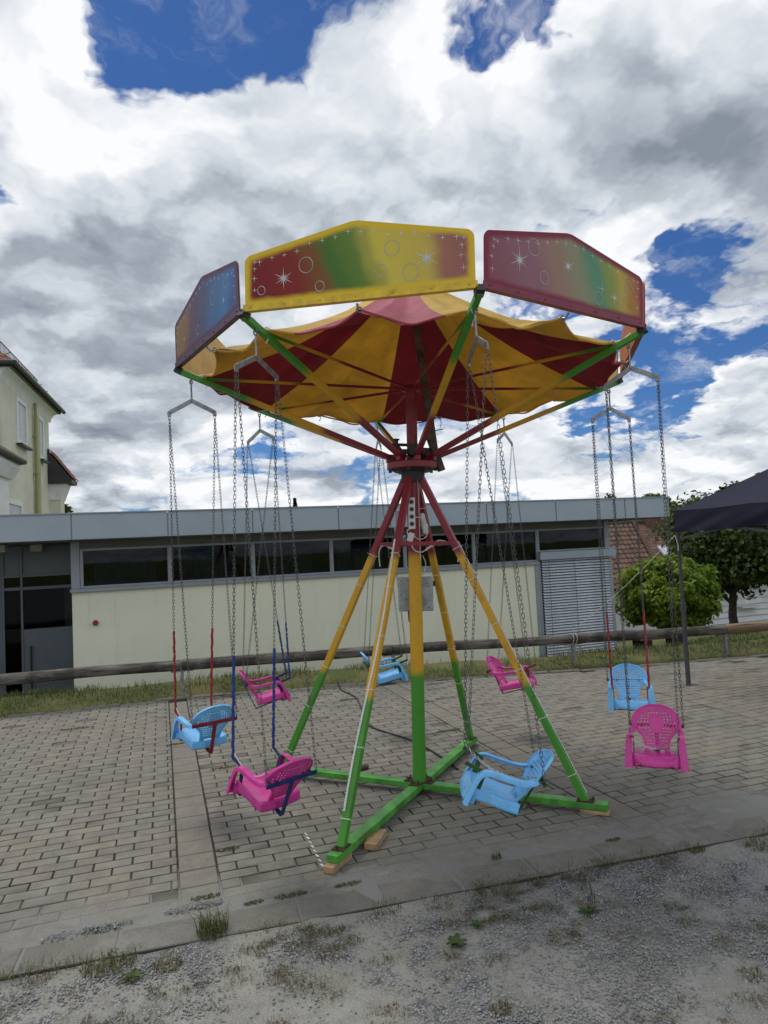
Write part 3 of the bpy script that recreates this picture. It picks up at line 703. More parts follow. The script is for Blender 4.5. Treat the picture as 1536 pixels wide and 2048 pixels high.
def tile_slope(name, parent, O, mat, a, b, c, d, nu, nv, wave=.035):
    """roof slope a-b (eave) d-c (ridge), rows of overlapping tiles with waved profile"""
    a, b, c, d = (Vector(k)-O for k in (a, b, c, d)); nrm = (b-a).cross(d-a).normalized()
    V, idx, tint = [], [], []; sub = 4
    for j in range(nv):
        for i in range(nu):
            t = random.random(); o = len(V)
            for q in (0, 1):
                vv = (j+q*1.12)/nv; vv = min(vv, 1.0)
                for s in range(sub+1):
                    u = (i+s/sub)/nu; p = a.lerp(b, u).lerp(d.lerp(c, u), vv) + nrm*(wave*(.5+.5*sin(2*pi*s/sub)) + (wave*.55 if q == 0 else 0))
                    V.append(p); tint.append(t)
            for s in range(sub): idx += [o+s, o+s+1, o+sub+1+s+1, o+sub+1+s]
    return stuff(link(name, npmesh(name, V, 4, idx, mat, tint), parent))

def make_villa():
    XW, Y0, Y1, ZE = -3.9, 20.4, 26.66, 7.5; O = Vector((XW, Y0, -2.2))
    t = thing('villa', 'tall cream villa with orange tiled roof and white framed windows behind the low building', 'house', O)
    def P(m, n, mat, par=t, **k): m.v = [tuple(Vector(v)-O) for v in m.v]; return m.build(n, mat, par, **k)
    m = MB(); m.rng((-15, Y0, -2.2), (XW, Y1, ZE)); P(m, 'wall', M_VILLA)
    # cornice under the eave: a coved white band
    m = MB(); prof = [(0, -.36), (.02, -.33), (.05, -.2), (.14, -.07), (.28, 0), (0, 0)]
    m.add([(XW+x, y, ZE+z) for y in (Y0-.28, Y1+.28) for x, z in prof], [(k, (k+1) % 6, 6+(k+1) % 6, 6+k) for k in range(6)]+[(0, 1, 2, 3, 4, 5), (11, 10, 9, 8, 7, 6)])
    m.add([(x, Y0-yy, ZE+z) for x in (-15, XW) for yy, z in prof], [(k, (k+1) % 6, 6+(k+1) % 6, 6+k) for k in range(6)])
    P(m, 'cornice', M_TRIMW, smooth=True, sharp=60)
    ex, ey0, ey1 = XW+.42, Y0-.42, Y1+.42; rx = XW-4.0; rz = ZE+3.6
    m = MB(); m.rng((-15, ey0+.04, ZE), (ex-.04, ey1-.04, ZE+.12)); P(m, 'eave', M_GUTTER)
    m = MB(); m.add([(ex-.02, ey0+.02, ZE+.13), (ex-.02, ey1-.02, ZE+.13), (rx, ey1-2.6, rz-.02), (rx, ey0+3.6, rz-.02), (-15, ey0+.02, ZE+.13), (-15, ey0+3.6, rz-.02)], [(0, 1, 2, 3), (4, 0, 3, 5)]); rf = P(m, 'roof', M_TILE1)
    tile_slope('roof_tiles', rf, O, M_TILE1, (ex, ey0, ZE+.14), (ex, ey1, ZE+.14), (rx, ey1-2.6, rz), (rx, ey0+3.6, rz), 32, 20)
    tile_slope('roof_tiles', rf, O, M_TILE1, (-15, ey0, ZE+.14), (ex, ey0, ZE+.14), (rx, ey0+3.6, rz), (-15, ey0+3.6, rz), 46, 20)
    m = MB(); m.tube([(ex+.05, ey0-.05, ZE+.1), (ex+.05, ey1+.05, ZE+.1)], .075, 8); m.tube([(-15, ey0-.05, ZE+.1), (ex+.05, ey0-.05, ZE+.1)], .075, 8); P(m, 'gutter', M_GUTTER, smooth=True)
    m = MB(); s = .75      # snow guard rail standing on the lower tiles
    gx, gz = ex-.5, ZE+.14+.5*3.4/4.6
    for z in (0.08, .42): m.tube([(gx, Y0+.3, gz+z), (gx, Y1-1.3, gz+z)], .016, 5)
    y = Y0+.3
    while y < Y1-1.25: m.tube([(gx, y, gz+.05), (gx, y, gz+.43)], .010, 4); y += .14
    for k in range(7): m.tube([(gx-.35, Y0+.4+k*1.05, gz+.3), (gx, Y0+.4+k*1.05, gz+.43)], .014, 4)
    P(m, 'snow_guard', M_GUTTER)
    def win(y0, y1, z0, z1, n='window'):
        m = MB(); f = .15
        for q in (((XW, y0-f, z1), (XW+.05, y1+f, z1+f)), ((XW, y0-f, z0-f), (XW+.05, y1+f, z0)), ((XW, y0-f, z0), (XW+.05, y0, z1)), ((XW, y1, z0), (XW+.05, y1+f, z1)), ((XW-.04, (y0+y1)/2-.03, z0), (XW+.02, (y0+y1)/2+.03, z1))): m.rng(*q)
        w = P(m, n, M_TRIMW); m = MB(); m.rng((XW+.001, y0, z0), (XW+.012, y1, z1)); P(m, 'pane', M_SKYL, w)
        m = MB(); m.rng((XW+.051, y0-f-.05, z0-f-.06), (XW+.2, y1+f+.05, z0-f)); P(m, 'sill', M_GUTTER, w)
    win(22.05, 23.05, 5.7, 6.92); win(24.95, 25.5, 5.6, 6.9); win(20.75, 22.2, 1.9, 3.55); win(25.0, 26.4, 1.9, 3.1)
    m = MB(); m.rng((XW, 24.3, -2), (XW+.12, 24.62, 6.9)); P(m, 'pipe_cover', M_PIPE); m = MB(); m.tube([(XW+.1, 24.12, -2), (XW+.1, 24.12, ZE-.2)], .055, 8); m.rng((XW, 24.04, 4.8), (XW+.16, 24.16, 4.86)); m.rng((XW, 24.04, 6.1), (XW+.16, 24.16, 6.16)); P(m, 'downpipe', M_PIPE, smooth=True)
    # small wing at the far end
    m = MB(); m.rng((XW-.5, 26.5, -2.2), (-3.5, 27.2, 4.1)); P(m, 'wing_wall', M_VILLA)
    m = MB(); m.prism([(0, 0), (.40, 0), (.44, .12), (.62, .62), (0, .62)], (1, 0, 0), (0, 0, 1), (0, 1, 0), (XW, 26.46, 4.1), .9); P(m, 'wing_cornice', M_TRIMW)
    m = MB(); m.prism([(0, .63), (.82, .63), (.84, .76), (0, 1.88)], (1, 0, 0), (0, 0, 1), (0, 1, 0), (XW, 26.3, 4.1), 1.2); P(m, 'wing_roof', M_GUTTER)
    tile_slope('roof_tiles', rf, O, M_TILE1, (XW+.86, 26.28, 4.88), (XW+.86, 27.54, 4.88), (XW, 27.54, 6.04), (XW, 26.28, 6.04), 6, 6)
    # bay with a lean-to roof near the corner
    m = MB(); m.rng((-9, 17.6, -2.2), (-3.75, Y0-.01, 4.2)); P(m, 'bay_wall', M_TRIMW)
    m = MB(); m.prism([(0, 0), (.1, 0), (.3, .32), (.3, .42), (0, .42)], (1, 0, 0), (0, 0, 1), (0, 1, 0), (-3.75, 17.3, 4.205), 3.1); P(m, 'bay_cornice', M_TRIMW)
    m = MB(); m.rng((-9, 17.2, 4.63), (-3.36, Y0-.02, 4.75)); m.tube([(-3.32, 17.1, 4.72), (-3.32, Y0-.02, 4.72)], .08, 8); P(m, 'bay_gutter', M_GUTTER)
    tile_slope('roof_tiles', rf, O, M_TILE1, (-3.35, 17.1, 4.77), (-3.35, Y0-.02, 4.77), (-6.2, Y0-.02, 6.7), (-6.2, 18.5, 6.7), 14, 14)
    t.location = (-4.33, 22.49, -2.2); t.rotation_euler = (0, 0, rad(-3.5))
make_villa()

def make_tiled_house():
    O = Vector((22, 26, -4.2))
    t = thing('tiled_house', 'white house with brown tiled roof and brick chimney behind the clipped tree', 'house', O)
    def P(m, n, mat, par=t, **k): m.v = [tuple(Vector(v)-O) for v in m.v]; return m.build(n, mat, par, **k)
    m = MB(); m.rng((16.5, 26, -4.2), (23.0, 33, -.55)); m.rng((23.0, 26.3, -4.2), (34, 33, -.55)); P(m, 'wall', M_SIDING)
    z = -4.1; k = 0
    while z < -.6:
        m = MB(); m.add([(23.01, 26.3, z), (34.02, 26.3, z), (34.02, 26.21, z), (23.01, 26.21, z), (23.01, 26.295, z+.27), (34.02, 26.295, z+.27)], [(0, 1, 2, 3), (3, 2, 5, 4)]); P(m, 'siding_board', M_SIDING); z += .28
    m = MB(); m.add([(15.8, 25.22, -.66), (21.3, 25.22, -.66), (22.4, 28.6, 2.26), (15.8, 28.6, 2.26), (35, 25.52, -.66), (35, 28.6, 2.26)], [(0, 1, 2, 3), (1, 4, 5, 2)]); rf = P(m, 'roof', M_TILE2)
    tile_slope('roof_tiles', rf, O, M_TILE2, (15.8, 25.2, -.62), (21.3, 25.2, -.62), (22.4, 28.6, 2.3), (15.8, 28.6, 2.3), 24, 14, .075)
    tile_slope('roof_tiles', rf, O, M_TILE2, (21.3, 25.2, -.62), (35, 25.5, -.62), (35, 28.6, 2.3), (22.4, 28.6, 2.3), 52, 22, .03)
    m = MB(); m.tube([(21.3, 25.15, -.52), (22.4, 28.55, 2.4)], .09, 8); m.tube([(15.8, 28.6, 2.36), (35, 28.6, 2.36)], .1, 8); P(m, 'ridge_tile', M_TILE2, rf, smooth=True)
    m = MB(); m.rng((23.0, 28.3, 1.6), (24.0, 29.2, 2.85)); m.rng((22.92, 28.2, 2.85), (24.08, 29.3, 2.93)); P(m, 'chimney', M_BRICK)
    m = MB(); M = Matrix.Rotation(math.atan2(2.92, 3.2), 3, 'X'); m.box((22.75, 26.65, .78), (.62, 1.0, .09), M); P(m, 'skylight', M_SKYL)
    m = MB(); m.rng((27.0, 26.2, -4.0), (28.0, 26.262, -3.2)); w = P(m, 'window', M_TRIMW); m = MB(); m.rng((27.07, 26.18, -3.93), (27.47, 26.198, -3.27)); m.rng((27.53, 26.18, -3.93), (27.93, 26.198, -3.27)); P(m, 'pane', M_GUTTER, w)
    m = MB(); m.rng((26.2, 25.9, -2.02), (27.3, 26.26, -1.94)); P(m, 'canopy_ledge', M_TRIMW)
make_tiled_house()

# ------------------------------------------------------------------ trees and bench on the right, trees beyond
tree('clipped_maple', 'round clipped bright green maple beside the slatted blind', (12.75, 15, ground_z(12.75, 15)), 1.2, (12.72, 15, .10), (1.42, 1.4, 1.06), 15000, .125, M_MAPLE, .08, 3, 110, .24, shell=.60)
tree('shade_tree', 'big dark leaved tree with bare trunk behind the party tent', (17.8, 18, ground_z(17.8, 18)), 1.9, (18.55, 18.4, 1.35), (2.65, 2.4, 2.1), 15000, .17, M_LINDEN, .17, 5, 60, .32)
tree('shade_tree', 'green leafy tree at the right edge under the tent valance', (18.6, 14.6, ground_z(18.6, 14.6)), 1.6, (18.3, 14.6, .35), (1.9, 1.8, 1.35), 8000, .15, M_MAPLE, .12, 8, 40, .32)
far = [(44, 47, 4.2, 3.4, 'leafy tree on the hill just right of the fascia end'), (50, 48, 4.6, 3.6, 'leafy tree on the hill above the tent corner'), (60, 52, 7.4, 5.0, 'tallest leafy tree on the hill above the tent roof'),
       (68, 50, 6.4, 5.0, 'leafy tree on the hill at the right edge behind the tent peak'), (40, 47, 3.2, 3.2, 'leafy tree seen under the fascia overhang above the tiled roof'), (47, 58, 5.2, 4.2, 'pale leafy tree high on the hill behind the others'), (34, 46, 2.6, 3.0, 'low leafy tree behind the tiled roof ridge'), (55, 45, 4.2, 3.6, 'dark leafy tree low on the hill behind the tent corner')]
for i, (x, y, zt, r, lab) in enumerate(far):
    gz = ground_z(x, y); zt = max(zt, gz+2)
    tree('hill_tree', lab, (x, y, gz), 1.6, (x, y, (zt+gz)/2+.5), (r, r, (zt-gz)/2+.3), 7000, .36, M_FARLEAF, .2, 20+i, 40, .36, 'trees on the hill', limbs=4)
tree('garden_tree', 'dark treetop beside the villa showing over the low roof', (-4.9, 40, ground_z(-4.9, 40)), 3.5, (-5.2, 40, 3.2), (1.15, 1.1, 2.0), 2600, .26, M_LINDEN, .15, 31, 22, .36)
def make_conifer():
    b = (12.2, 64, ground_z(12.2, 64)); t = thing('conifer', 'tip of a distant dark conifer above the low roof', 'tree', b); H = 6.75-b[2]
    m = MB(); m.cone((0, 0, 0), (0, 0, H), .18, .02, 8); m.build('trunk', M_BARK, t)
    n = 5000; s = rng.uniform(0, 1, n); a = rng.uniform(0, 2*pi, n); r = (1-s)*1.9*(.35+.65*rng.uniform(0, 1, n)**.5)*(.75+.25*np.sin(s*50)); p = np.stack([r*np.cos(a), r*np.sin(a), s*H-.2*r], 1)
    leaf_cloud('crown', p, np.stack([np.cos(a), np.sin(a), np.full(n, .6)], 1), .3, M_CONIFER, t, rng.uniform(0, 1, n))
make_conifer()
for i, (x, y, zt) in enumerate(((33.5, 50, 4.9), (37.2, 50, 5.35))):
    b = (x, y, ground_z(x, y)); tree('hill_tree', ('thin treetop just above the roof edge', 'larger thin treetop above the roof edge near its right end')[i], b, 1.2, (x, y, zt-1.1), (.9, .9, 1.2), 900, .22, M_FARLEAF, .08, 50+i, 14, .4, 'trees on the hill', limbs=4)

def make_bench():
    x0, x1, y = 8.86, 10.03, 11.5; gz = ground_z(9.4, y); zt = -.37
    t = thing('garden_bench', 'plain bench with dark supports on the lawn below the clipped maple', 'bench', ((x0+x1)/2, y, gz)); O = Vector(((x0+x1)/2, y, gz))
    def P(m, n, mat): m.v = [tuple(Vector(v)-O) for v in m.v]; return m.build(n, mat, t, bevel=.004)
    for k in range(3): m = MB(); m.rng((x0, y-.2+k*.14, zt-.03), (x1, y-.08+k*.14, zt)); P(m, 'seat_plank', M_OLDWOOD)
    for x in (x0+.18, x1-.18): m = MB(); m.rng((x-.09, y-.19, gz-.2), (x+.09, y+.19, zt-.032)); P(m, 'leg', M_BLACK)
make_bench()

# ------------------------------------------------------------------ party tent
M_TENT = simple('dark_blue_grey_fabric', (.024, .026, .046), .9, 0, .1, 3, .15, spec=.15)
M_TPOLE = simple('tent_pole_steel', (.085, .088, .095), .45, .4, .12, 12, .05)
def make_tent():
    X0, X1, Y0, Y1 = 5.44, 8.40, 3.25, 6.2; ZE, ZP = 1.915, 2.86; O = Vector((X0, Y1, 0)); c = ((X0+X1)/2, (Y0+Y1)/2)
    t = thing('party_tent', 'dark blue grey folding party tent at the right edge', 'tent', O)
    def P(m, n, mat, par=t, **k): m.v = [tuple(Vector(v)-O) for v in m.v]; return m.build(n, mat, par, **k)
    cs = [(X0, Y0), (X1, Y0), (X1, Y1), (X0, Y1)]
    for k in range(4):
        a, b = cs[k], cs[(k+1) % 4]
        m = MB(); e = 1.012
        def sl(u, v):
            x = a[0]+(b[0]-a[0])*u; y = a[1]+(b[1]-a[1])*u; x, y = x+(c[0]-x)*v, y+(c[1]-y)*v
            sag = -.10*sin(pi*v)*(.4+.6*sin(pi*u))-.012*abs(sin(u*9+v*4))*(1-v)
            return (c[0]+(x-c[0])*e, c[1]+(y-c[1])*e, ZE+(ZP-ZE)*v+sag)
        m.grid(sl, 20, 12); P(m, 'roof_panel', M_TENT, smooth=True, sharp=0)
        m = MB()
        def vl(u, v):
            x = a[0]+(b[0]-a[0])*u; y = a[1]+(b[1]-a[1])*u; w = .02*sin(u*17+v*5)*sin(pi*u)+.010*sin(u*41+v*9)
            nx, ny = (b[1]-a[1])/2.96, -(b[0]-a[0])/2.96; ee = e+.002
            return (c[0]+(x-c[0])*ee+nx*w*v, c[1]+(y-c[1])*ee+ny*w*v, ZE+.002-.245*v+.02*sin(u*pi)*v-.012*(1-v)*abs(sin(u*9)))
        m.grid(vl, 60, 8); P(m, 'valance', M_TENT, smooth=True, sharp=0)
    for x, y in cs:
        m = MB(); m.rng((x-.018, y-.018, .006), (x+.018, y+.018, .88)); m.rng((x-.014, y-.014, .88), (x+.014, y+.014, ZE-.02)); m.rng((x-.024, y-.024, .80), (x+.024, y+.024, .90)); m.rng((x-.02, y-.05, 0.001), (x+.09, y+.02, .008)); P(m, 'pole', M_TPOLE, bevel=.002)
    m = MB()
    for k in range(4):
        a, b = cs[k], cs[(k+1) % 4]; A = Vector((*a, ZE-.1)); B = Vector((*b, ZE-.1)); D = Vector((0, 0, -.22))
        m.bar(A, A.lerp(B, .5)+D, .012, .024); m.bar(A.lerp(B, .5)+D, B, .012, .024); m.bar(A+D, A.lerp(B, .5), .012, .024); m.bar(A.lerp(B, .5), B+D, .012, .024)
    P(m, 'scissor_frame', M_TPOLE)
    p0 = Vector((X0-.04, Y1, 1.64)); p1 = Vector((5.02, 7.75, .47)); m = MB()
    m.tube([p0.lerp(p1, s)+Vector((0, 0, -.05*sin(pi*s))) for s in np.linspace(0, 1, 16)], .0035, 5)
    m.tube([p0, p0+Vector((.01, -.01, -.06)), p0+Vector((.02, -.015, -.12)), p0+Vector((.01, -.02, -.17))], .004, 5); P(m, 'guy_rope', M_STRING)
make_tent()
# ------------------------------------------------------------------ swing carousel
CC = Vector((1.6143, 4.4298, 0.072)); CA = Vector((0.0302, -0.0015, 1)).normalized()
CE1 = (Vector((1, 0, 0))-CA*CA.x).normalized(); CE2 = CA.cross(CE1)
RH, ZH, TH0, RC, ZC, LF, PH0, ZR, ZHUB = 1.4886, 2.7292, 2.9976, 1.5763, 2.7903, 1.0889, -2.3295, 2.1376, 2.6824
CM = Matrix(((CE1.x, CE2.x, CA.x, CC.x), (CE1.y, CE2.y, CA.y, CC.y), (CE1.z, CE2.z, CA.z, CC.z), (0, 0, 0, 1)))
def pol(r, a, z): return Vector((r*cos(a), r*sin(a), z))
def hook_world(k): return CM @ pol(RH, TH0+k*pi/4, ZH)

def canopy_mats():
    out = {}
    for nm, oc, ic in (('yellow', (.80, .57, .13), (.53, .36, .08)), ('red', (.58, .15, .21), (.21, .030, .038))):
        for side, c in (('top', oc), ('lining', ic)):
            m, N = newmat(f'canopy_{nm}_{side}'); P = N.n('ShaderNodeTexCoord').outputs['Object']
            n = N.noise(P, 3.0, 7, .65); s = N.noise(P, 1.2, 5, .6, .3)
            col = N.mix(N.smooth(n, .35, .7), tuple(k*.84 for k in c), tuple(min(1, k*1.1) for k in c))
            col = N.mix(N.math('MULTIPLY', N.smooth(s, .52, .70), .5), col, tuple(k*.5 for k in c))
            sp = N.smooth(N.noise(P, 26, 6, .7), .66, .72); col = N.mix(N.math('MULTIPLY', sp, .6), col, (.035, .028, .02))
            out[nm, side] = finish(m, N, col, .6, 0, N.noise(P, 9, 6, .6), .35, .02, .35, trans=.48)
    return out
CANM = canopy_mats()

def board_mat(name, border, stops, tilt=.25):
    m, N = newmat(name); P = N.n('ShaderNodeTexCoord').outputs['Object']; x, y, z = N.sep(P)
    Wd = 1.17; ax = N.math('ABSOLUTE', x)
    # distance to the outline of the board
    top = N.math('SUBTRACT', .385, N.math('MULTIPLY', ax, .118/.585)); slope = .98
    dt = N.math('MULTIPLY', N.math('SUBTRACT', top, z), slope); ds = N.math('SUBTRACT', Wd/2, ax); db = N.math('SUBTRACT', z, .012)
    n = N.noise(P, 7, 4, .6)
    d = N.math('ADD', N.math('SMOOTH_MIN', N.math('SMOOTH_MIN', dt, ds, .05), db, .03), N.math('MULTIPLY', N.math('SUBTRACT', n, .5), .03))
    u = N.math('ADD', N.math('ADD', N.math('DIVIDE', x, Wd), .5), N.math('MULTIPLY', N.math('SUBTRACT', z, .17), tilt))
    u = N.math('ADD', u, N.math('MULTIPLY', N.math('SUBTRACT', N.noise(P, 3.5, 3, .5), .5), .16))
    c = N.ramp(u, stops, 'EASE')
    c = N.mix(N.smooth(d, .012, .048), border, c)
    grime = N.smooth(N.noise(P, 16, 8, .7), .55, .8); c = N.mix(N.math('MULTIPLY', grime, .18), c, (.12, .09, .06))
    chip = N.smooth(N.noise(P, 60, 5, .7), .72, .75); c = N.mix(chip, c, (.30, .27, .22))
    return finish(m, N, c, N.math('ADD', N.math('MULTIPLY', n, .2), .36), 0, N.noise(P, 4, 3), .08, .01, .3)
BOARDS = {  # side index (between hook k and k+1): border, colours from the viewer's left to right
    1: ((.74, .50, .025), [(0, (.20, .010, .016)), (.2, (.23, .018, .014)), (.31, (.22, .075, .02)), (.40, (.07, .17, .025)), (.50, (.12, .22, .03)), (.57, (.38, .36, .06)), (.63, (.64, .52, .07)), (.78, (.60, .46, .08)), (.9, (.36, .15, .11)), (1, (.34, .12, .10))]),
    2: ((.22, .018, .052), [(0, (.27, .085, .115)), (.25, (.29, .13, .17)), (.42, (.34, .20, .15)), (.55, (.28, .27, .16)), (.68, (.10, .28, .17)), (.76, (.24, .32, .07)), (.85, (.50, .38, .06)), (.94, (.44, .20, .04)), (1, (.40, .10, .05))]),
    0: ((.075, .016, .060), [(0, (.26, .15, .035)), (.15, (.24, .13, .04)), (.32, (.10, .055, .10)), (.5, (.06, .07, .16)), (.66, (.035, .13, .29)), (.85, (.03, .17, .40)), (1, (.05, .08, .25))]),
    3: ((.34, .08, .02), [(0, (.4, .2, .05)), (.5, (.4, .3, .1)), (1, (.3, .1, .05))]),
    4: ((.05, .10, .30), [(0, (.1, .2, .4)), (.5, (.3, .3, .1)), (1, (.1, .25, .1))]),
    5: ((.22, .018, .052), [(0, (.3, .1, .1)), (.5, (.1, .3, .2)), (1, (.5, .35, .1))]),
    6: ((.05, .2, .05), [(0, (.1, .3, .1)), (.5, (.5, .4, .1)), (1, (.3, .1, .1))]),
    7: ((.58, .38, .05), [(0, (.4, .1, .1)), (.5, (.5, .4, .1)), (1, (.1, .3, .1))])}
M_BOARDBACK = simple('board_back', (.62, .47, .15), .7, 0, .1, 6, .08, (.45, .33, .12), .5)
M_BOARDBACK2 = simple('board_back_orange', (.38, .12, .03), .7, 0, .1, 6, .08)
M_STAR = simple('white_airbrush', (.66, .66, .66), .6, 0, .1, 30, .02)
M_BUBBLE = simple('pale_airbrush', (.42, .43, .38), .6, 0, .1, 30, .02)
def star(mb, x, z, r, rays, wd, y):
    for i in range(rays):
        a = pi/2+2*pi*i/rays; rr = r*(1 if i % 2 == 0 or rays <= 4 else .55)*random.uniform(.8, 1.1)
        d = (cos(a), sin(a)); n = (-d[1]*wd, d[0]*wd)
        mb.add([(x+n[0], y, z+n[1]), (x-n[0], y, z-n[1]), (x+d[0]*rr, y, z+d[1]*rr)], [(0, 1, 2)])
    k = 8; mb.add([(x+wd*1.6*cos(2*pi*i/k), y-.0002, z+wd*1.6*sin(2*pi*i/k)) for i in range(k)], [tuple(range(k))])
def ring(mb, x, z, r, w, y, a0=0, a1=2*pi, n=26):
    vs = []
    for i in range(n+1):
        a = a0+(a1-a0)*i/n; ww = w*(.5+.5*abs(sin(a*1.0+.8)))
        vs += [(x+(r-ww)*cos(a)*.9, y, z+(r-ww)*sin(a)), (x+r*cos(a)*.9, y, z+r*sin(a))]
    mb.add(vs, [(2*i, 2*i+1, 2*i+3, 2*i+2) for i in range(n)])

def make_carousel():
    root = thing('swing_carousel', 'children chair swing carousel with red and yellow canopy, painted boards and green base cross', 'carousel')
    root.matrix_world = CM
    INV = CM.inverted()
    bt = Vector((0.0075, -0.0004, 1)).normalized(); b1 = (Vector((1, 0, 0))-bt*bt.x).normalized(); b2 = bt.cross(b1)
    def base(r, a, z=0): return INV @ (CC + b1*(r*cos(a)) + b2*(r*sin(a)) + bt*z)
    up = (base(0, 0, 1)-base(0, 0, 0)).normalized()
    BH, BW = .040, .072
    # base cross: one long beam and two half beams butted against it
    def beam(p, q):
        m = MB(); m.bar(p-up*(BH/2), q-up*(BH/2), BW, BH, up); return m.build('base_beam', M_GREEN, root, bevel=.004)
    LB = LF+.10
    beam(base(LB, PH0), base(LB-.02, PH0+pi)); beam(base(BW/2+.002, PH0+pi/2), base(LB+.03, PH0+pi/2)); beam(base(BW/2+.002, PH0-pi/2), base(LB, PH0-pi/2))
    m = MB()
    for a in range(4):
        an = PH0+a*pi/2
        for s in (-1, 1):
            p = base(.075, an)+(base(.02*s, an+pi/2)-base(0, 0)); m.cone(p, p+up*.016, .011, .009, 6); m.cone(p+up*.016, p+up*.03, .005, .005, 6)
        m.bar(base(.0, an)+up*.004, base(.10, an)+up*.004, .075, .006, up)
    m.build('foot_plate', M_RUST, root)
    m = MB(); m.cone((0, 0, .006), (0, 0, ZR-.06), .045, .045, 28); m.build('post', M_POSTPAINT, root, True)
    ties = []
    for k in range(4):
        a = PH0+k*pi/2; p = base(LF, a, -.002); q = pol(.05, a, 2.075); m = MB()
        m.bar(p, q, .044, .044, pol(1, a, 0)); leg = m.build('leg', M_LEGPAINT, root, bevel=.004)
        m = MB(); m.bar(p+up*.004-(p.normalized()*.05), p+up*.004+(p.normalized()*.05), .07, .007, up); m.cone(p+p.normalized()*.045+up*.006, p+p.normalized()*.045+up*.028, .010, .008, 6); m.build('leg_bolt', M_RUST, leg)
        d = (q-p).normalized()
        for j, s in enumerate((.06, .22, .36, .50, .64, .74)):
            c = p.lerp(q, s+.012*(k % 3)); rad_ = pol(1, a, 0); sd = d.cross(rad_).normalized(); nn = sd.cross(d); m = MB()
            h = .0245; m.tube([c+sd*(h*x_)+nn*(h*y_) for x_, y_ in ((-1, -1), (1, -1), (1, 1), (-1, 1))], .0022, 4, True, tuple(d)); m.tube([c+sd*h+nn*h, c+sd*(h+.014)+nn*(h+.006)+d*.004], .0014, 4)
            m.build('zip_tie', M_WHITE, leg)
        ties.append((p, q, d))
    def legpt(k, z): p, q, d = ties[k]; return p+(q-p)*((z-p.z)/(q.z-p.z))
    for k in range(4):
        m = MB(); m.bar(legpt(k, 1.60), legpt((k+1) % 4, 1.60), .026, .026); m.build('brace', M_RED, root, bevel=.002)
    # turning head: lower collar, plate, gussets and upper post
    m = MB(); m.cone((0, 0, 2.03), (0, 0, 2.10), .075, .085, 28); m.cone((0, 0, 2.10), (0, 0, 2.115), .13, .145, 28); m.build('bearing_collar', M_BLACK, root, True)
    m = MB(); n = 16
    m.cone((0, 0, 2.116), (0, 0, 2.160), .180, .180, n); pl = m.build('ring_plate', M_RED, root, bevel=.004)
    for k in range(8):
        a = TH0+k*pi/4; m = MB(); m.bar(pol(.115, a, 2.19), pol(.185, a, 2.19), .034, .058); m.build('arm_socket', M_RED, pl, bevel=.003)
        m = MB(); a = TH0+(k+.5)*pi/4; m.cone(pol(.15, a, 2.16), pol(.15, a, 2.178), .011, .011, 6); m.build('plate_bolt', M_RUST, pl); m = MB(); m.cone(pol(.16, a, 2.116), pol(.16, a, 2.100), .011, .011, 6); m.build('plate_bolt', M_RUST, pl)
    m = MB(); m.cone((0, 0, 2.161), (0, 0, ZHUB+.02), .038, .038, 24); m.build('upper_post', M_RED, root, True)
    m = MB(); m.rng((.045, -.075, 2.165), (.12, -.03, 2.26)); m.rng((-.10, -.085, 2.215), (.03, -.045, 2.245)); m.cone((-.02, -.07, 2.20), (-.02, -.07, 2.28), .042, .042, 14); m.cone((-.11, .02, 2.17), (-.11, .02, 2.32), .016, .014, 10); m.bar((-.14, .02, 2.29), (-.03, .02, 2.29), .012, .02); m.cone((-.11, .02, 2.32), (-.11, .02, 2.33), .024, .024, 10)
    m.build('drive_bracket', M_BLACK, root, bevel=.003)
    m = MB(); m.cone((0, 0, ZHUB-.02), (0, 0, ZHUB+.022), .055, .055, 16)
    for k in range(8): a = TH0+k*pi/4; m.rng(*[tuple(pol(.058, a, ZHUB)+Vector((s*.012, s*.012, s*.012))) for s in (-1, 1)])
    m.build('hub', M_RED, root, bevel=.002)
    # arms, tie rods
    am = MB(); am.bar(pol(.15, 0, 2.195), pol(RC-.005, 0, ZC-.022), .034, .034); ame = am.mesh('arm', M_ARMPAINT)
    rm = MB(); rm.bar(pol(.06, 0, ZHUB), pol(RH-.10, 0, ZH-.012), .006, .018); rme = rm.mesh('tie_rod', M_RODPAINT)
    em = MB(); em.tube([pol(RH, 0, ZH-.012)+Vector((0, .015*cos(t), .017*sin(t)-.012)) for t in np.linspace(0, 2*pi, 13)[:-1]], .0035, 5, True); eme = em.mesh('hook_eye', M_GALV)
    cm = MB(); cm.bar(pol(RC-.03, 0, ZC-.028), pol(RC+.012, 0, ZC-.006), .042, .042); cme = cm.mesh('arm_cap', M_BLACK)
    for k in range(8):
        a = TH0+k*pi/4
        o = link('arm', ame, root, bevel=.003); o.rotation_euler = (0, 0, a)
        e = link('hook_eye', eme, o); e = link('arm_cap', cme, o)
        o = link('tie_rod', rme, root); o.rotation_euler = (0, 0, a)
    # boards
    half = pi/8; apo = RC*cos(half); side = 2*RC*sin(half); hw = 1.17/2
    outline = []
    def corner(cx, cz, r, a0, a1): return [(cx+r*cos(a), cz+r*sin(a)) for a in np.linspace(a0, a1, 7)]
    sh = .267; r = .045
    outline += [(-hw, 0), (hw, 0)] + corner(hw-r, sh-r*.8, r, 0, pi/2-.15) + [(.02, .384), (-.02, .384)] + corner(-hw+r, sh-r*.8, r, pi/2+.15, pi)
    bm = MB(); bm.prism(outline, (1, 0, 0), (0, 0, 1), (0, 1, 0), (0, 0, 0), .006)
    lip = MB(); lip.prism([(0, 0), (.034, 0), (.034, .003), (.003, .003), (.003, .034), (0, .034)], (0, 1, 0), (0, 0, 1), (1, 0, 0), (-hw-.01, -.0035, -.014), 2*hw+.02)
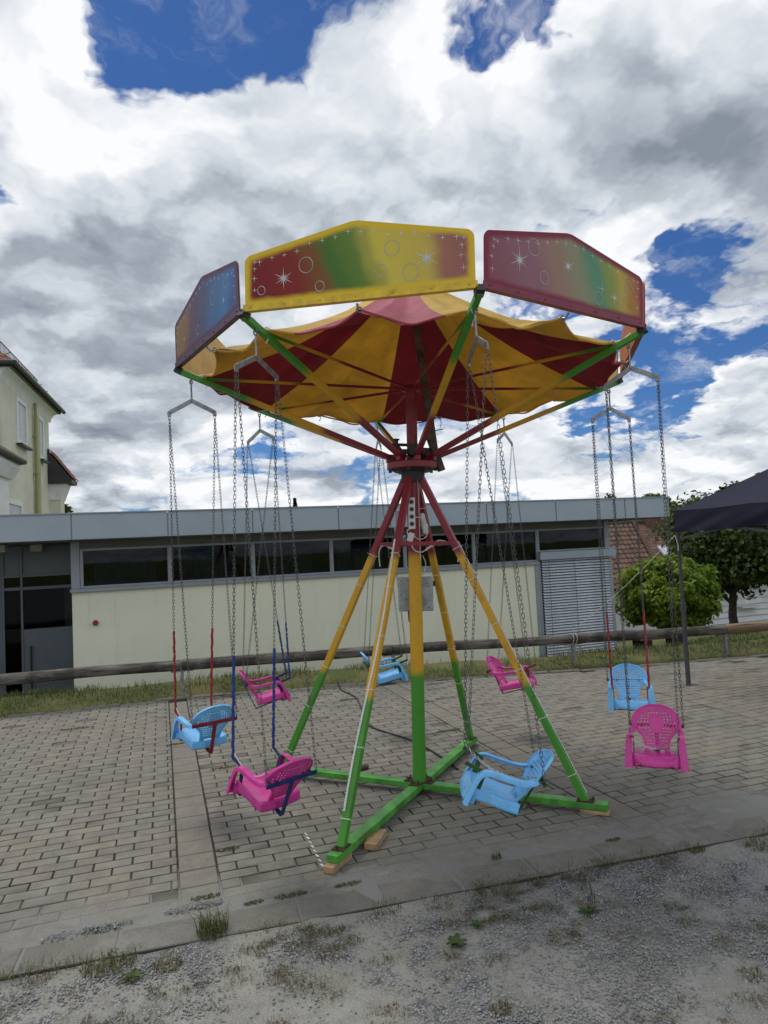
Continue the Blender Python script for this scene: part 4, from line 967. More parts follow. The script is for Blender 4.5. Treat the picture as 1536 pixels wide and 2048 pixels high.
    bk = MB(); bk.prism([(x*.995, z*.995+.001) for x, z in outline], (1, 0, 0), (0, 0, 1), (0, 1, 0), (0, .0065, 0), .003)
    rv = MB()
    for i in range(7): rv.cone((-hw+.03+i*(2*hw-.06)/6, -.0036, .006), (-hw+.03+i*(2*hw-.06)/6, -.0075, .006), .007, .004, 8)
    for k in range(8):
        a = TH0+(k+.5)*pi/4; bc, stops = BOARDS[k]
        mt = board_mat(f'board_paint_{k}', bc, stops, .25 if k != 0 else -.3)
        o = link('painted_board', bm.mesh('painted_board', mt), root, bevel=.002)
        o.location = pol(apo+.012, a, ZC+.006); o.rotation_euler = (rad(2.0 if k != 1 else 1), 0, a+pi/2)
        lm = simple(f'board_lip_paint_{k}', bc, .42, 0, .15, 14, .08, tuple(c*.5 for c in bc), .5)
        link('lip', lip.mesh('lip', lm), o); link('rivet', rv.mesh('rivet', lm), o)
        link('board_back', bk.mesh('board_back', M_BOARDBACK2 if k == 3 else M_BOARDBACK), o)
        y = -.0012
        class Each:
            def __init__(q, nm, mt): q.nm, q.mt, q.mb = nm, mt, None
            def add(q, *a): q.mb.add(*a)
            def one(q, fn, *a): q.mb = MB(); fn(q.mb, *a); q.mb.build(q.nm, q.mt, o)
        ES, EB = Each('painted_star', M_STAR), Each('painted_bubble', M_BUBBLE)
        if k in (0, 1, 2):
            nst = 16
            for i in range(nst):
                s = (i+.5)/nst; x = -hw+.05+s*(2*hw-.1); z = .385-abs(x)*.118/.585-.048+random.uniform(-.012, .008); ES.one(star, x, z, random.uniform(.014, .024), 4, .0018, y)
            for sx in (-1, 1):
                for z in (.09, .15, .2, .235): ES.one(star, sx*(hw-.055+random.uniform(-.01, .01)), z, random.uniform(.014, .022), 4, .0016, y)
        if k == 1:
            ES.one(star, -.375, .135, .062, 12, .003, y); ES.one(star, .355, .155, .066, 12, .003, y)
            for x, z, r_ in ((-.495, .085, .024), (-.255, .19, .042), (-.185, .075, .028), (.185, .225, .042), (.13, .12, .032), (.275, .095, .044)): EB.one(ring, x, z, r_, .0045, y)
        elif k == 2:
            ES.one(star, -.36, .17, .07, 12, .003, y); ES.one(star, -.02, .21, .05, 12, .003, y); ES.one(star, .34, .11, .045, 8, .003, y); ES.one(star, .24, .14, .05, 4, .002, y)
            for x, z, r_ in ((-.26, .255, .045), (-.19, .115, .034), (.21, .085, .036), (.46, .19, .034), (.40, .10, .026)): EB.one(ring, x, z, r_, .0045, y)
        elif k == 0:
            ES.one(star, .36, .13, .035, 8, .002, y); ES.one(star, -.38, .12, .03, 4, .002, y)
            for x, z, r_ in ((.18, .2, .04), (-.1, .1, .03), (.40, .21, .03)): EB.one(ring, x, z, r_, .004, y)
        m = MB(); m.bar(pol(RC-.05, a-half+.03, ZC-.03), pol(RC-.05, a+half-.03, ZC-.03), .02, .02)
    # canopy: eight gores laced to the rim at the arms and at mid side
    AP = Vector((0, 0, 3.47)); bnd = [0, .15, -.11, 0, .05, 0, -.03, 0]
    for k in range(8):
        a0 = TH0+k*pi/4; nm = 'yellow' if k in (0, 2, 4, 6) else 'red'
        mats = [CANM[nm, 'top'], CANM[nm, 'lining']]
        m = MB(); nu, nv = 22, 14; ph = random.random()*6
        def rimpt(s):
            q = (k+bnd[k]+s*(1+bnd[(k+1) % 8]-bnd[k])); kk = math.floor(q); f = q-kk      # position along the octagon
            a = TH0+q*pi/4; ro = apo/cos((f-.5)*pi/4)
            t = abs((f*2) % 1.0-.5)*2                           # 1 at lacing points, 0 between
            cn = abs(f-.5)*2
            r = (ro-.05)*(1-cn**3)+cn**3*(RC-.17)
            r -= .085*(1-t**2)*(1 if f < .5 else .92)
            z = ZC-.035-.055*(1-t**1.6)-.02*cn+.010*sin(q*21)*(1-t)
            return Vector((r*cos(a), r*sin(a), z))
        def surf(s, v):
            p = rimpt(s); q = p.lerp(AP, v)
            belly = -.085*sin(pi*min(1, v*1.15)) * (.6+.4*sin(pi*s))            # cloth sags between apex and rim
            fold = .012*sin(v*11+s*5+ph)*sin(pi*s)*(1-v)+.006*sin(s*31+ph)*sin(pi*s)*(1-v)**2
            return q+Vector((0, 0, belly+fold))
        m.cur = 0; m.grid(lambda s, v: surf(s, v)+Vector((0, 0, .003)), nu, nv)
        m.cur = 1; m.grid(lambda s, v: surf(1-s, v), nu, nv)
        # hem turned over the rope
        m.cur = 0; m.tube([rimpt(s)+Vector((0, 0, .001)) for s in np.linspace(0, 1, 30)], .007, 6)
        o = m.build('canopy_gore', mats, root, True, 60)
        o['label'] = f'{nm} stripe of the canopy'
    for k in range(8):
        for s in (0, .5):
            a = TH0+(k+s)*pi/4; r1 = (RC-.17) if s == 0 else apo-.05; p = pol(r1, a, ZC-.035-(.02 if s == 0 else 0)); q = pol(r1+(.10 if s == 0 else .045), a, ZC-.02); m = MB()
            m.tube([p, p.lerp(q, .5)+Vector((0, 0, -.014)), q], .006, 6); m.tube([p+Vector((.016*cos(t), .016*sin(t)*.4, .016*sin(t))) for t in np.linspace(0, 2*pi, 11)[:-1]], .004, 5, True)
            if random.random() < .7:
                e = p+Vector((random.uniform(-.02, .02), random.uniform(-.02, .02), -random.uniform(.04, .10))); m.tube([p, p.lerp(e, .5)+Vector((.015, 0, 0)), e], .0035, 5)
            m.build('canopy_lacing', M_GALV if s else M_STRING, root)
    m = MB(); m.cone(pol(.165, -.25, 2.165), (0.02, .02, 3.44), .028, .026, 10); m.build('canopy_pole', M_OLDWOOD, root, True)
    m = MB(); u = pol(.2, -.45, 2.10); d = Vector((-.075, .02, .235)).normalized(); m.bar(u, u+d*.27, .04, .045, (1, 0, 0)); m.cone(u+d*.27, u+d*.29, .012, .012, 8); m.bar(u+d*.29, u+d*.29+Vector((.10, -.03, .012)), .008, .006); m.build('wooden_wedge', M_OLDWOOD, root, bevel=.004)
    # control box behind the post
    m = MB(); bx = Vector((0, 0.06, 0)); rt = Vector((cos(YAW), -sin(YAW), 0)); fw = Vector((sin(YAW), cos(YAW), 0))
    def cb(u0, u1, v0, v1, w0, w1, mb):
        vs = [rt*u+fw*w+Vector((0, 0, v)) for v in (v0, v1) for w in (w0, w1) for u in (u0, u1)]
        mb.add(vs, [(0, 2, 3, 1), (4, 5, 7, 6), (0, 1, 5, 4), (2, 6, 7, 3), (0, 4, 6, 2), (1, 3, 7, 5)])
    cb(-.115, .125, 1.135, 1.372, .05, .21, m); box = m.build('control_box', M_GREYBOX, root, bevel=.006)
    m = MB()
    for u, v in ((-.095, 1.345), (-.075, 1.325), (-.098, 1.25), (-.065, 1.22), (-.065, 1.18), (.085, 1.325), (.095, 1.305), (.09, 1.16), (.07, 1.19)): cb(u-.004, u+.004, v-.003, v+.003, .046, .051, m)
    cb(.126, .145, 1.305, 1.34, .08, .12, m); m.build('box_screw', M_BLACK, box)
    m = MB(); p = rt*-.03+fw*.10; m.cone(p+Vector((0, 0, 1.06)), p+Vector((0, 0, 1.134)), .020, .024, 12); pl_ = m.build('plug', M_FRED, box, True); m = MB(); m.cone(p+Vector((0, 0, 1.035)), p+Vector((0, 0, 1.06)), .016, .018, 12); m.build('plug_collar', M_WHITE, box, True)
    m = MB(); p0 = p+Vector((0, 0, 1.04)); pts = [p0, p0+Vector((.012, -.01, -.15)), p0+rt*.0+Vector((.02, -.02, -.5)), p0+Vector((.018, -.02, -.85)), p0+Vector((.0, .03, -1.07))]
    m.tube(pts, .007, 8); m.build('supply_cable', M_BLACK, root, True)
    # socket strip, adapters and light strip
    m = MB(); c = -fw*.055+rt*-.018; cb(-.040, .006, 1.70, 1.915, -.085, -.048, m); sk = m.build('socket_strip', M_WHITE, root, bevel=.005)
    for v in (1.735, 1.785, 1.835, 1.885):
        m = MB(); q = rt*-.017-fw*.0855+Vector((0, 0, v)); m.cone(q, q+fw*.012, .0175, .0155, 16); m.build('socket', M_GREYBOX, sk, True); m = MB(); m.cone(q-fw*.0005, q+fw*.002, .013, .013, 14); m.build('socket_hole', M_BLACK, sk, True)
    m = MB(); M_ = Matrix.Rotation(-YAW, 3, 'Z') @ Matrix.Rotation(.3, 3, 'Y'); m.box(-fw*.08+rt*-.028+Vector((0, 0, 1.645)), (.042, .03, .062), M_); m.build('adapter', M_WHITE, root, bevel=.006)
    m = MB(); M_ = Matrix.Rotation(-YAW, 3, 'Z') @ Matrix.Rotation(-.2, 3, 'Y'); m.box(fw*.02+rt*.068+Vector((0, 0, 1.74)), (.04, .05, .15), M_); m.build('adapter', M_WHITE, root, bevel=.015)
    m = MB(); m.box(fw*.03+rt*-.105+Vector((0, 0, 1.78)), (.05, .05, .10), M_); m.box(fw*.0+rt*-.11+Vector((0, 0, 1.70)), (.055, .05, .055), M_); m.build('adapter', M_GREYBOX, root, bevel=.01)
    m = MB()
    def wire(pts, r=.003):
        P = [Vector(q) for q in pts]; out = []
        for i in range(len(P)-1):
            p0, p1, p2, p3 = P[max(i-1, 0)], P[i], P[i+1], P[min(i+2, len(P)-1)]
            for t in np.linspace(0, 1, 7)[:-1]: out.append(.5*((2*p1)+(-p0+p2)*t+(2*p0-5*p1+4*p2-p3)*t*t+(-p0+3*p1-3*p2+p3)*t**3))
        out.append(P[-1]); m.tube(out, r, 6)
    fq = lambda u, v, w=-.07: rt*u+fw*w+Vector((0, 0, v))
    wire([fq(-.03, 1.70), fq(-.05, 1.69), fq(-.045, 1.66), fq(-.03, 1.61), fq(0, 1.555), fq(.05, 1.545), fq(.10, 1.58), fq(.16, 1.62), fq(.22, 1.61)], .004)
    wire([fq(.005, 1.78), fq(.05, 1.775), fq(.09, 1.72), fq(.08, 1.65), fq(.03, 1.63), fq(-.01, 1.66)])
    wire([fq(.055, 1.52, .0), fq(.075, 1.46, .0), fq(.06, 1.40, .0), fq(.055, 1.385, .05)])
    wire([fq(-.24, 1.45, .03), fq(-.245, 1.54, 0), fq(-.22, 1.59, -.03), fq(-.15, 1.575, -.05), fq(-.10, 1.55, -.06)], .004)
    wire([fq(.24, 1.60, 0), fq(.29, 1.59, 0), fq(.30, 1.52, 0), fq(.295, 1.47, 0)], .004)
    wire([fq(-.10, 1.68, -.05), fq(-.13, 1.655, -.06), fq(-.10, 1.63, -.07), fq(-.065, 1.66, -.09)])
    wire([fq(.03, 2.05, -.05), fq(.034, 1.8, -.05), fq(.036, 1.5, -.05)], .002)
    wire([fq(.04, 1.84, -.03), fq(.07, 1.845, -.02), fq(.10, 1.85, 0)], .002)
    m.build('wiring', M_WHITE, root, True)
    m = MB(); m.bar(fq(.07, 1.555, -.075), fq(.14, 1.605, -.075), .016, .014); m.bar(fq(-.185, 1.582, -.05), fq(-.12, 1.555, -.06), .014, .012); m.build('cable_connector', M_WHITE, root, bevel=.003)
    # light strip up the near leg and the right leg
    def strip(k, zlo, zhi, side, nm):
        p, q, d = ties[k]; a = PH0+k*pi/2; rd = pol(1, a, 0); sd = d.cross(rd).normalized(); nn = (sd.cross(d)).normalized()
        if nn.dot(rd) < 0: nn = -nn
        fr = MB(); leds = MB(); L = (q-p).length; s0, s1 = (zlo-p.z)/(q.z-p.z), (zhi-p.z)/(q.z-p.z); n = 60
        def pt(s): w = .012*sin(s*9+k)*side; return p.lerp(q, s)+nn*.0252+sd*(w+side*.004)
        path = [pt(s0+(s1-s0)*i/n) for i in range(n+1)]
        for a_, b_ in zip(path, path[1:]): fr.bar(a_, b_, .011, .003, tuple(nn))
        o = fr.build(nm, M_WHITE, root)
        i = s0; step = .0166/L
        while i < s1: leds.bar(pt(i)+nn*.0016, pt(i+step*.45)+nn*.0016, .006, .0014, tuple(nn)); i += step
        leds.build('diodes', M_DIODE, o)
    strip(0, .14, 1.62, -1, 'light_strip'); strip(1, .05, 1.60, 1, 'light_strip')
    return root
M_DIODE = simple('light_diode', (.45, .62, .55), .3)
CAROUSEL = make_carousel()

# timber packing under the base cross
def timber(label, cx, cy, L, Wd, z0, z1, rz, mat=None):
    m = MB(); m.box((0, 0, (z1-z0)/2), (L, Wd, z1-z0)); o = m.build('timber_block', mat or M_WOODBLOCK, None, bevel=.003); o.location = (cx, cy, z0); o.rotation_euler = (random.gauss(0, .004), random.gauss(0, .004), rz)
    return tag(o, label, 'wood block', 'timber packing under the carousel base')
def at_base(r, a): return Vector((CC.x+r*cos(a), CC.y+r*sin(a)))
p = at_base(LF+.05, PH0); timber('timber block under the near end of the green base cross', p.x+.005, p.y+.005, .20, .062, .002, .0372, PH0)
p = at_base(LF-.22, PH0); timber('short timber board lying crosswise under the near green beam', p.x+.085, p.y-.005, .20, .075, .002, .038, PH0+.18)
p = at_base(LF+.05, PH0+pi/2); timber('timber block under the right end of the green base cross', p.x, p.y-.004, .17, .066, .001, .0228, PH0+pi/2)
p = at_base(LF-.62, PH0+pi/2); timber('sawn timber offcut in front of the right green beam below the blue seat', p.x-.02, p.y-.08, .115, .075, .002, .028, PH0+pi/2-.15)
p = at_base(LF-.42, PH0+pi/2); timber('dark old timber block under the right green beam', p.x-.01, p.y-.04, .10, .10, .002, .022, PH0+pi/2, M_OLDWOOD)
# ------------------------------------------------------------------ swings
def chain_mesh(mb, p0, p1, sag=0.0, pitch=.0205, r=.00145, wid=.0056, twist=0.0):
    p0 = Vector(p0); p1 = Vector(p1); L = (p1-p0).length*(1+sag*sag*2.2); n = max(2, int(L/pitch)); K = 10
    pts = [p0.lerp(p1, i/n)+Vector((0, 0, -sag*(p1-p0).length*4*(i/n)*(1-i/n))) for i in range(n+1)]
    for i in range(n):
        c = (pts[i]+pts[i+1])/2; t = (pts[i+1]-pts[i]).normalized(); s = t.cross(Vector((.3, .9, .1))).normalized(); u = s.cross(t)
        if i % 2: s, u = u, -s
        if twist: an = twist*i; s, u = s*cos(an)+u*sin(an), u*cos(an)-s*sin(an)
        hl = pitch/2+r*.6-wid*.5+.001; path = []
        for j in range(5): a = -pi/2+pi*j/4; path.append(c+t*(hl+wid*cos(a)*.8)+s*(wid*sin(a)))
        for j in range(5): a = pi/2+pi*j/4; path.append(c+t*(-hl+wid*cos(a)*.8)+s*(wid*sin(a)))
        V = []; m = len(path)
        for j, q in enumerate(path):
            tg = (path[(j+1) % m]-path[j-1]).normalized(); o = tg.cross(u).normalized()
            V += [q+o*r, q+u*r, q-o*r, q-u*r]
        mb.add(V, [(j*4+k, j*4+(k+1) % 4, ((j+1) % m)*4+(k+1) % 4, ((j+1) % m)*4+k) for j in range(m) for k in range(4)])

# chair shell: local x across, y forward, z up; origin in the middle of the seat
def back_pt(s, t):
    """s -1..1 across, t 0..1 up the backrest"""
    if t < .30: w = .074+.012*(t/.30)**2
    elif t < .62: w = .086+.067*sstep(.26, .60, t)
    else: w = .153*sqrt(max(0, 1-((t-.62)/.385)**2))+.0005
    lean = rad(24); h = .315*t
    x = w*s; y = -.118-h*math.tan(lean)*.82+.030*(x/.148)**2-.02*sin(pi*t)*.6; z = .002+h*.95
    return Vector((x, y, z))
def make_backrest(mat, solid_plate):
    mb = MB(); nu, nv = 29, 31
    def skip(i, j):
        s, t = abs((i+.5)/nu*2-1), (j+.5)/nv
        if t < .07 and s < .62 and t > .01: return True        # slot above the seat
        if not (.17 < t < .87) or s > .78: return False
        ell = ((t-.55)/.36)**2+(s/.80)**2
        if ell > 1 and t > .5: return False
        if solid_plate and s < .30 and .40 < t < .80: return False
        return i % 2 == 1 and j % 2 == 1
    mb.grid(lambda u, v: back_pt(u*2-1, v), nu, nv, skip)
    return mb.mesh('backrest', mat, True, 50)
def rim_path(): return [back_pt(1, t) for t in np.linspace(.02, .995, 34)]+[back_pt(-1, t) for t in np.linspace(.995, .02, 34)]
def make_pan(mat):
    mb = MB()
    def fn(u, v):
        s = u*2-1; y = -.13+.30*v
        w = .130+.012*sstep(.4, .75, v)-.045*sstep(.80, 1.0, v)**2
        x = s*w
        z = .006*(abs(s)**3)*2-.010*(1-s*s)*sin(pi*min(1, v*1.1))+.012*v+.006*sstep(.0, .25, .25-v)
        z -= .050*sstep(.84, 1.0, v)**1.5
        z += -.0025*(sin(s*16)**2)*(1 if .25 < v < .75 and abs(s) < .6 else 0)
        return Vector((x, y, z))
    nu, nv = 24, 22; mb.grid(fn, nu, nv)
    def skirt(u, v):                                   # side walls and back lip
        a = u*3
        if a < 1: p = fn(0, 1-a)
        elif a < 2: p = fn(a-1, 0)
        else: p = fn(1, a-2)
        d = .052*v; out = .007*v
        q = Vector((p.x+(out if p.x > 0 else -out)*min(1, abs(p.x)/.1), p.y-(out if a > 1 and a < 2 else 0), min(p.z, .02)-d*(1-.0*a)))
        if p.z < -.02: q.z = p.z-.018*v
        return q
    mb.grid(skirt, 60, 4)
    def frontlip(u, v): p = fn(u, 1); return Vector((p.x, p.y-.004*v, p.z-.018*v))
    mb.grid(frontlip, nu, 2)
    return mb.mesh('seat_pan', mat, True, 40)
def make_arm(mat, sx):
    mb = MB(); pts = [(.132, -.170, .170), (.141, -.150, .157), (.147, -.115, .144), (.151, -.05, .137), (.153, .02, .135), (.154, .072, .133), (.155, .106, .119), (.157, .126, .09), (.159, .138, .045), (.162, .147, -.01), (.165, .153, -.066)]
    P = [Vector((x*sx, y, z)) for x, y, z in pts]; out = []
    for i in range(len(P)-1):
        p0, p1, p2, p3 = P[max(i-1, 0)], P[i], P[i+1], P[min(i+2, len(P)-1)]
        for t in (0, .25, .5, .75): out.append(.5*((2*p1)+(p2-p0)*t+(2*p0-5*p1+4*p2-p3)*t*t+(-p0+3*p1-3*p2+p3)*t**3))
    out.append(P[-1]); n = len(out); V = []; m = 8
    for i, p in enumerate(out):
        t = (out[min(i+1, n-1)]-out[max(i-1, 0)]).normalized(); X = Vector((1, 0, 0)); X = (X-t*X.dot(t)).normalized(); Nn = X.cross(t).normalized()
        if Nn.z < 0 and i < n*.6 or (i >= n*.6 and Nn.y < 0): Nn = -Nn
        f = i/(n-1); w = .0185+.006*max(0, f-.6)/.4; lip = .021
        prof = [(-w, 0), (-w*.9, .004), (w*.9, .004), (w, 0), (w, -lip), (w-.004, -lip), (w-.005, -.003), (-w+.004, -.003)]
        V += [p+X*(a*sx)+Nn*b for a, b in prof]
    mb.add(V, [(i*m+k, i*m+(k+1) % m, (i+1)*m+(k+1) % m, (i+1)*m+k) for i in range(n-1) for k in range(m)]+[tuple(range(m))[::-1], tuple((n-1)*m+k for k in range(m))])
    # foot of the arm joins the side of the seat
    a = Vector((.176*sx, .13, -.005)); mb.bar(Vector((.120*sx, .112, -.03)), Vector((.160*sx, .128, -.03)), .045, .045)
    return mb.mesh('armrest', mat, True, 40)
def make_frame(mat):
    mb = MB(); b = back_pt(0, .56); yb = b.y-.014; zb = b.z
    mb.bar((-.172, yb, zb), (.172, yb, zb), .026, .007, (0, 1, 0))
    mb.bar((0, yb-.006, zb+.012), (0, -.158, -.085), .028, .006, (0, 1, 0))
    mb.bar((0, -.160, -.084), (0, .10, -.062), .028, .006, (0, 0, 1))
    mb.bar((-.138, .10, -.058), (.138, .10, -.058), .030, .006, (0, 0, 1))
    for s in (-1, 1):
        mb.bar((s*.130, .108, -.06), (s*.131, .098, .118), .006, .030, (0, 1, 0))
        mb.bar((s*.131, .096, .112), (s*.142, .205, .128), .007, .020, (0, 0, 1))
        for x in (.09, .14): mb.cone((s*x, yb-.010, zb), (s*x, yb+.04, zb), .006, .006, 6)
    return mb.mesh('frame', mat)
FRONT = Vector((.142, .198, .131)); _b = back_pt(0, .56); REAR = Vector((.168, _b.y-.016, _b.z))
SEATM = {}
for nm, mt in (('pink', M_PINKSEAT), ('blue', M_BLUESEAT)):
    rimm = MB(); rimm.sweep(rim_path(), [(-.004, -.007), (.006, -.007), (.006, .007), (-.004, .007)], (0, 1, .4))
    SEATM[nm] = dict(back=make_backrest(mt, nm == 'pink'), pan=make_pan(mt), arm1=make_arm(mt, 1), arm_1=make_arm(mt, -1), rim=rimm.mesh('rim', mt, True, 60))
FRM = dict(red=make_frame(M_FRED), blue=make_frame(M_FBLUE), green=make_frame(M_FGREEN))
def hanger_mesh():
    mb = MB(); mb.tube([(.011*cos(t), 0, .011*sin(t)-.035) for t in np.linspace(0, 2*pi, 13)[:-1]], .004, 6, True)
    mb.cone((0, 0, -.046), (0, 0, -.16), .006, .006, 8)
    for s in (-1, 1): mb.bar((s*-.004, 0, -.157), (s*.146, 0, -.238), .008, .028, (0, 0, 1)); mb.bar((s*.145, 0, -.23), (s*.145, 0, -.262), .008, .024, (1, 0, 0))
    return mb.mesh('hanger', M_GALV)
HANG = hanger_mesh()
SW = [  # hook, colour, frame, hose on the front chains, seat height, twist, tilt, safety, label
    (0, 'blue', 'red', M_TRED, .515, 27, 11, 'cord', 'light blue swing seat with red T-frame and red hoses, seen from behind at left'),
    (1, 'pink', 'blue', M_TBLUE, .470, -12, 17, 'cord', 'pink swing seat with dark blue frame and blue hoses, nearest at lower left'),
    (2, 'blue', 'green', None, .500, -14, 22, 'chain', 'light blue swing seat with green frame and bare chains, nearest at centre right'),
    (3, 'pink', 'red', None, .430, 12, 9, 'chain', 'pink swing seat with drooping safety chain, facing the viewer at right'),
    (4, 'blue', 'red', M_TRED, .470, -26, 9, None, 'light blue swing seat with red hoses, facing the viewer behind the right pink seat'),
    (5, 'pink', 'red', None, .440, 6, 11, None, 'small pink swing seat with bare chains behind the right carousel leg'),
    (6, 'blue', 'green', None, .520, 0, 11, None, 'small light blue swing seat with green frame behind the left carousel legs'),
    (7, 'pink', 'blue', M_TBLUE, .520, -40, 11, None, 'small pink swing seat with blue hoses at the back left'),
]
def make_swing(k, colour, frame, hose, zs, twist, tilt, safety, label):
    h = hook_world(k); a = TH0+k*pi/4
    fwd = Vector((sin(a), -cos(a), 0)); rz = math.atan2(fwd.y, fwd.x)-pi/2
    t = thing('chair_swing', label, 'swing', h, rz, 'chair swings hanging from the carousel')
    link('hanger', HANG, t, bevel=.002).rotation_euler = (0, 0, 0)
    R = (Matrix.Rotation(rad(twist), 3, 'Z') @ Matrix.Rotation(rad(tilt), 3, 'X')) * .86; O = Vector((0, {1: .035, 2: .045, 5: -.03, 4: .01}.get(k, 0), zs-h.z)); S = SEATM[colour]
    def place(name, me, par, solid=0, bevel=0):
        o = link(name, me, par, bevel, solid); o.matrix_local = Matrix.Translation(O) @ R.to_4x4(); return o
    bk = place('backrest', S['back'], t, .005); rm = link('rim', S['rim'], bk)
    place('seat_pan', S['pan'], t, .004); place('armrest', S['arm1'], t); place('armrest', S['arm_1'], t); place('frame', FRM[frame], t, 0, .001)
    G = lambda v: O+R @ Vector(v)
    for s in (-1, 1):
        top = Vector((s*.145, 0, -.265)); pf = G((s*FRONT.x, FRONT.y, FRONT.z)); pr = G((s*REAR.x, REAR.y, REAR.z))
        for q, e in ((pf, Vector((0, .006, 0))), (pr, Vector((0, -.006, 0)))):
            mb = MB(); chain_mesh(mb, top+e, q, twist=random.uniform(-.02, .02)); mb.build('chain', M_CHAIN, t, True, 60)
        if hose:
            d = (top-pf).normalized(); n = 30; L = .52 if k != 7 else .44; mb = MB(); sd = d.cross(Vector((1, 0, 0))).normalized()
            pts = [pf+d*(L*i/n)+Vector((.0016*sin(i*1.3+s), .0016*cos(i*1.7), 0)) for i in range(n+1)]
            mb.tube(pts, .0082 if k != 4 else .0076, 8); mb.build('hose', hose, t, True)
    if safety:
        a_, b_ = G((FRONT.x, FRONT.y-.01, FRONT.z)), G((-REAR.x, REAR.y+.02, REAR.z))
        mb = MB()
        if safety == 'chain':
            if k == 3: a_, b_ = G((-FRONT.x, FRONT.y-.02, FRONT.z-.01)), G((FRONT.x, FRONT.y-.02, FRONT.z-.01))
            else: a_, b_ = G((FRONT.x, FRONT.y, FRONT.z+.01)), G((-.155, -.15, .19))
            chain_mesh(mb, a_, b_, .22 if k == 3 else .15, .013, .0016, .0050); mb.build('safety_chain', M_CHAINNEW, t, True, 60)
        else:
            a_, b_ = G((-FRONT.x, FRONT.y-.01, FRONT.z+.03)), G((-.14, -.13, .20))
            mb.tube([a_.lerp(b_, s)+Vector((0, 0, -.10*4*s*(1-s)*.5)) for s in np.linspace(0, 1, 18)], .0022, 5); mb.build('safety_cord', M_STRING, t)
    if k == 0:
        mb = MB()
        mb.grid(lambda u, v: back_pt((u-.5)*.62, .40+.42*v)+Vector((0, .004+.004, .0)), 6, 10); o = mb.build('notice_sheet', M_NOTICE, bk, solid=.001)
    return t
def mat_notice():
    m, N = newmat('printed_sheet'); P = N.n('ShaderNodeTexCoord').outputs['Object']; x, y, z = N.sep(P)
    l = N.math('FRACT', N.math('MULTIPLY', z, 70)); n = N.noise(N.vmath('MULTIPLY', P, (1, 1, 3)), 120, 2)
    k = N.math('MULTIPLY', N.smooth(l, .5, .6), N.smooth(n, .45, .5))
    return finish(m, N, N.mix(N.math('MULTIPLY', k, .5), (.55, .60, .63), (.25, .27, .3)), .5)
M_NOTICE = mat_notice()
for row in SW: make_swing(*row)
# ------------------------------------------------------------------ power cable on the ground
def ground_cable():
    pts = [(1.60, 4.62, .012), (1.56, 5.2, .011), (1.62, 5.9, .011), (1.9, 6.6, .011), (2.0, 7.3, .011), (1.86, 7.9, .011), (2.0, 8.28, .02), (2.3, 8.8, .06)]
    pts = [(2.02, 4.72, .012), (2.03, 5.05, .010), (1.98, 5.6, .010), (1.80, 6.25, .010), (1.92, 6.9, .010), (2.02, 7.5, .010), (1.98, 8.0, .012), (2.05, 8.45, .05)]
    P = [Vector(q) for q in pts]; out = []
    for i in range(len(P)-1):
        p0, p1, p2, p3 = P[max(i-1, 0)], P[i], P[i+1], P[min(i+2, len(P)-1)]
        for t in np.linspace(0, 1, 9)[:-1]: out.append(.5*((2*p1)+(p2-p0)*t+(2*p0-5*p1+4*p2-p3)*t*t+(-p0+3*p1-3*p2+p3)*t**3))
    out.append(P[-1]); m = MB(); m.tube([q-P[0] for q in out], .008, 8); o = m.build('power_cable', M_BLACK, None, True); o.location = P[0]
    tag(o, 'black power cable snaking over the pavers behind the carousel post', 'cable')
ground_cable()

# ------------------------------------------------------------------ loose stones, grass, weeds
def gravel_stones():
    n = 130000; x = rng.uniform(-1.4, 4.2, n); y = rng.uniform(1.5, 3.32, n)
    keep = []
    for i in range(n):
        cy = curb_y(x[i])-.21
        k = .5+.5*mnoise.fractal((x[i]*1.3+3, y[i]*1.3, 4), 1, 2, 4)+.25*mnoise.noise((x[i]*5, y[i]*5, 1))
        e = .34 if x[i] < .5 and y[i] < 3.1 else 0
        e += .36 if x[i]-1.3 > (3.2-y[i])*-.9+.35 and y[i] < 2.9 else 0
        if y[i] < cy and visible(x[i], y[i], 0, 60) and random.random() < sstep(.42, .85, k+e)*.95+.05: keep.append(i)
    for cx, cy_, r in ((-.36, 3.44, .12), (.10, 3.47, .09)):      # drifts lying on the edging
        for _ in range(260):
            a = random.uniform(0, 2*pi); rr = r*sqrt(random.random()); x = np.append(x, cx+rr*cos(a)*1.6); y = np.append(y, cy_+rr*sin(a)*.35); keep.append(len(x)-1)
    x = x[keep]; y = y[keep]; n = len(x)
    s = np.minimum(.0105, rng.lognormal(-5.45, .38, n)); onslab = np.array([yy > curb_y(xx)-.21 for xx, yy in zip(x, y)])
    base = np.array([(1, 0, 0), (-.9, .1, 0), (.1, 1, 0), (-.1, -1, .1), (.1, .1, .75), (0, -.1, -.7)]); tri = np.array([(0, 2, 4), (2, 1, 4), (1, 3, 4), (3, 0, 4), (2, 0, 5), (1, 2, 5), (3, 1, 5), (0, 3, 5)])
    B = base[None]*rng.uniform(.55, 1.2, (n, 6, 1)); a = rng.uniform(0, 2*pi, n); ca, sa = np.cos(a)[:, None], np.sin(a)[:, None]
    V = np.stack([B[:, :, 0]*ca-B[:, :, 1]*sa, B[:, :, 0]*sa+B[:, :, 1]*ca, B[:, :, 2]], 2)*s[:, None, None]
    z = np.where(onslab, .008, -.012)+s*.35
    V += np.stack([x, y, z], 1)[:, None, :]
    idx = (np.arange(n)[:, None, None]*6+tri[None]).ravel()
    stuff(link('loose_gravel', npmesh('loose_gravel', V.reshape(-1, 3), 3, idx, M_STONE, np.repeat(rng.uniform(0, 1, n), 6))), 'loose grey crushed stone lying on the sandy path in front', 'gravel')
gravel_stones()

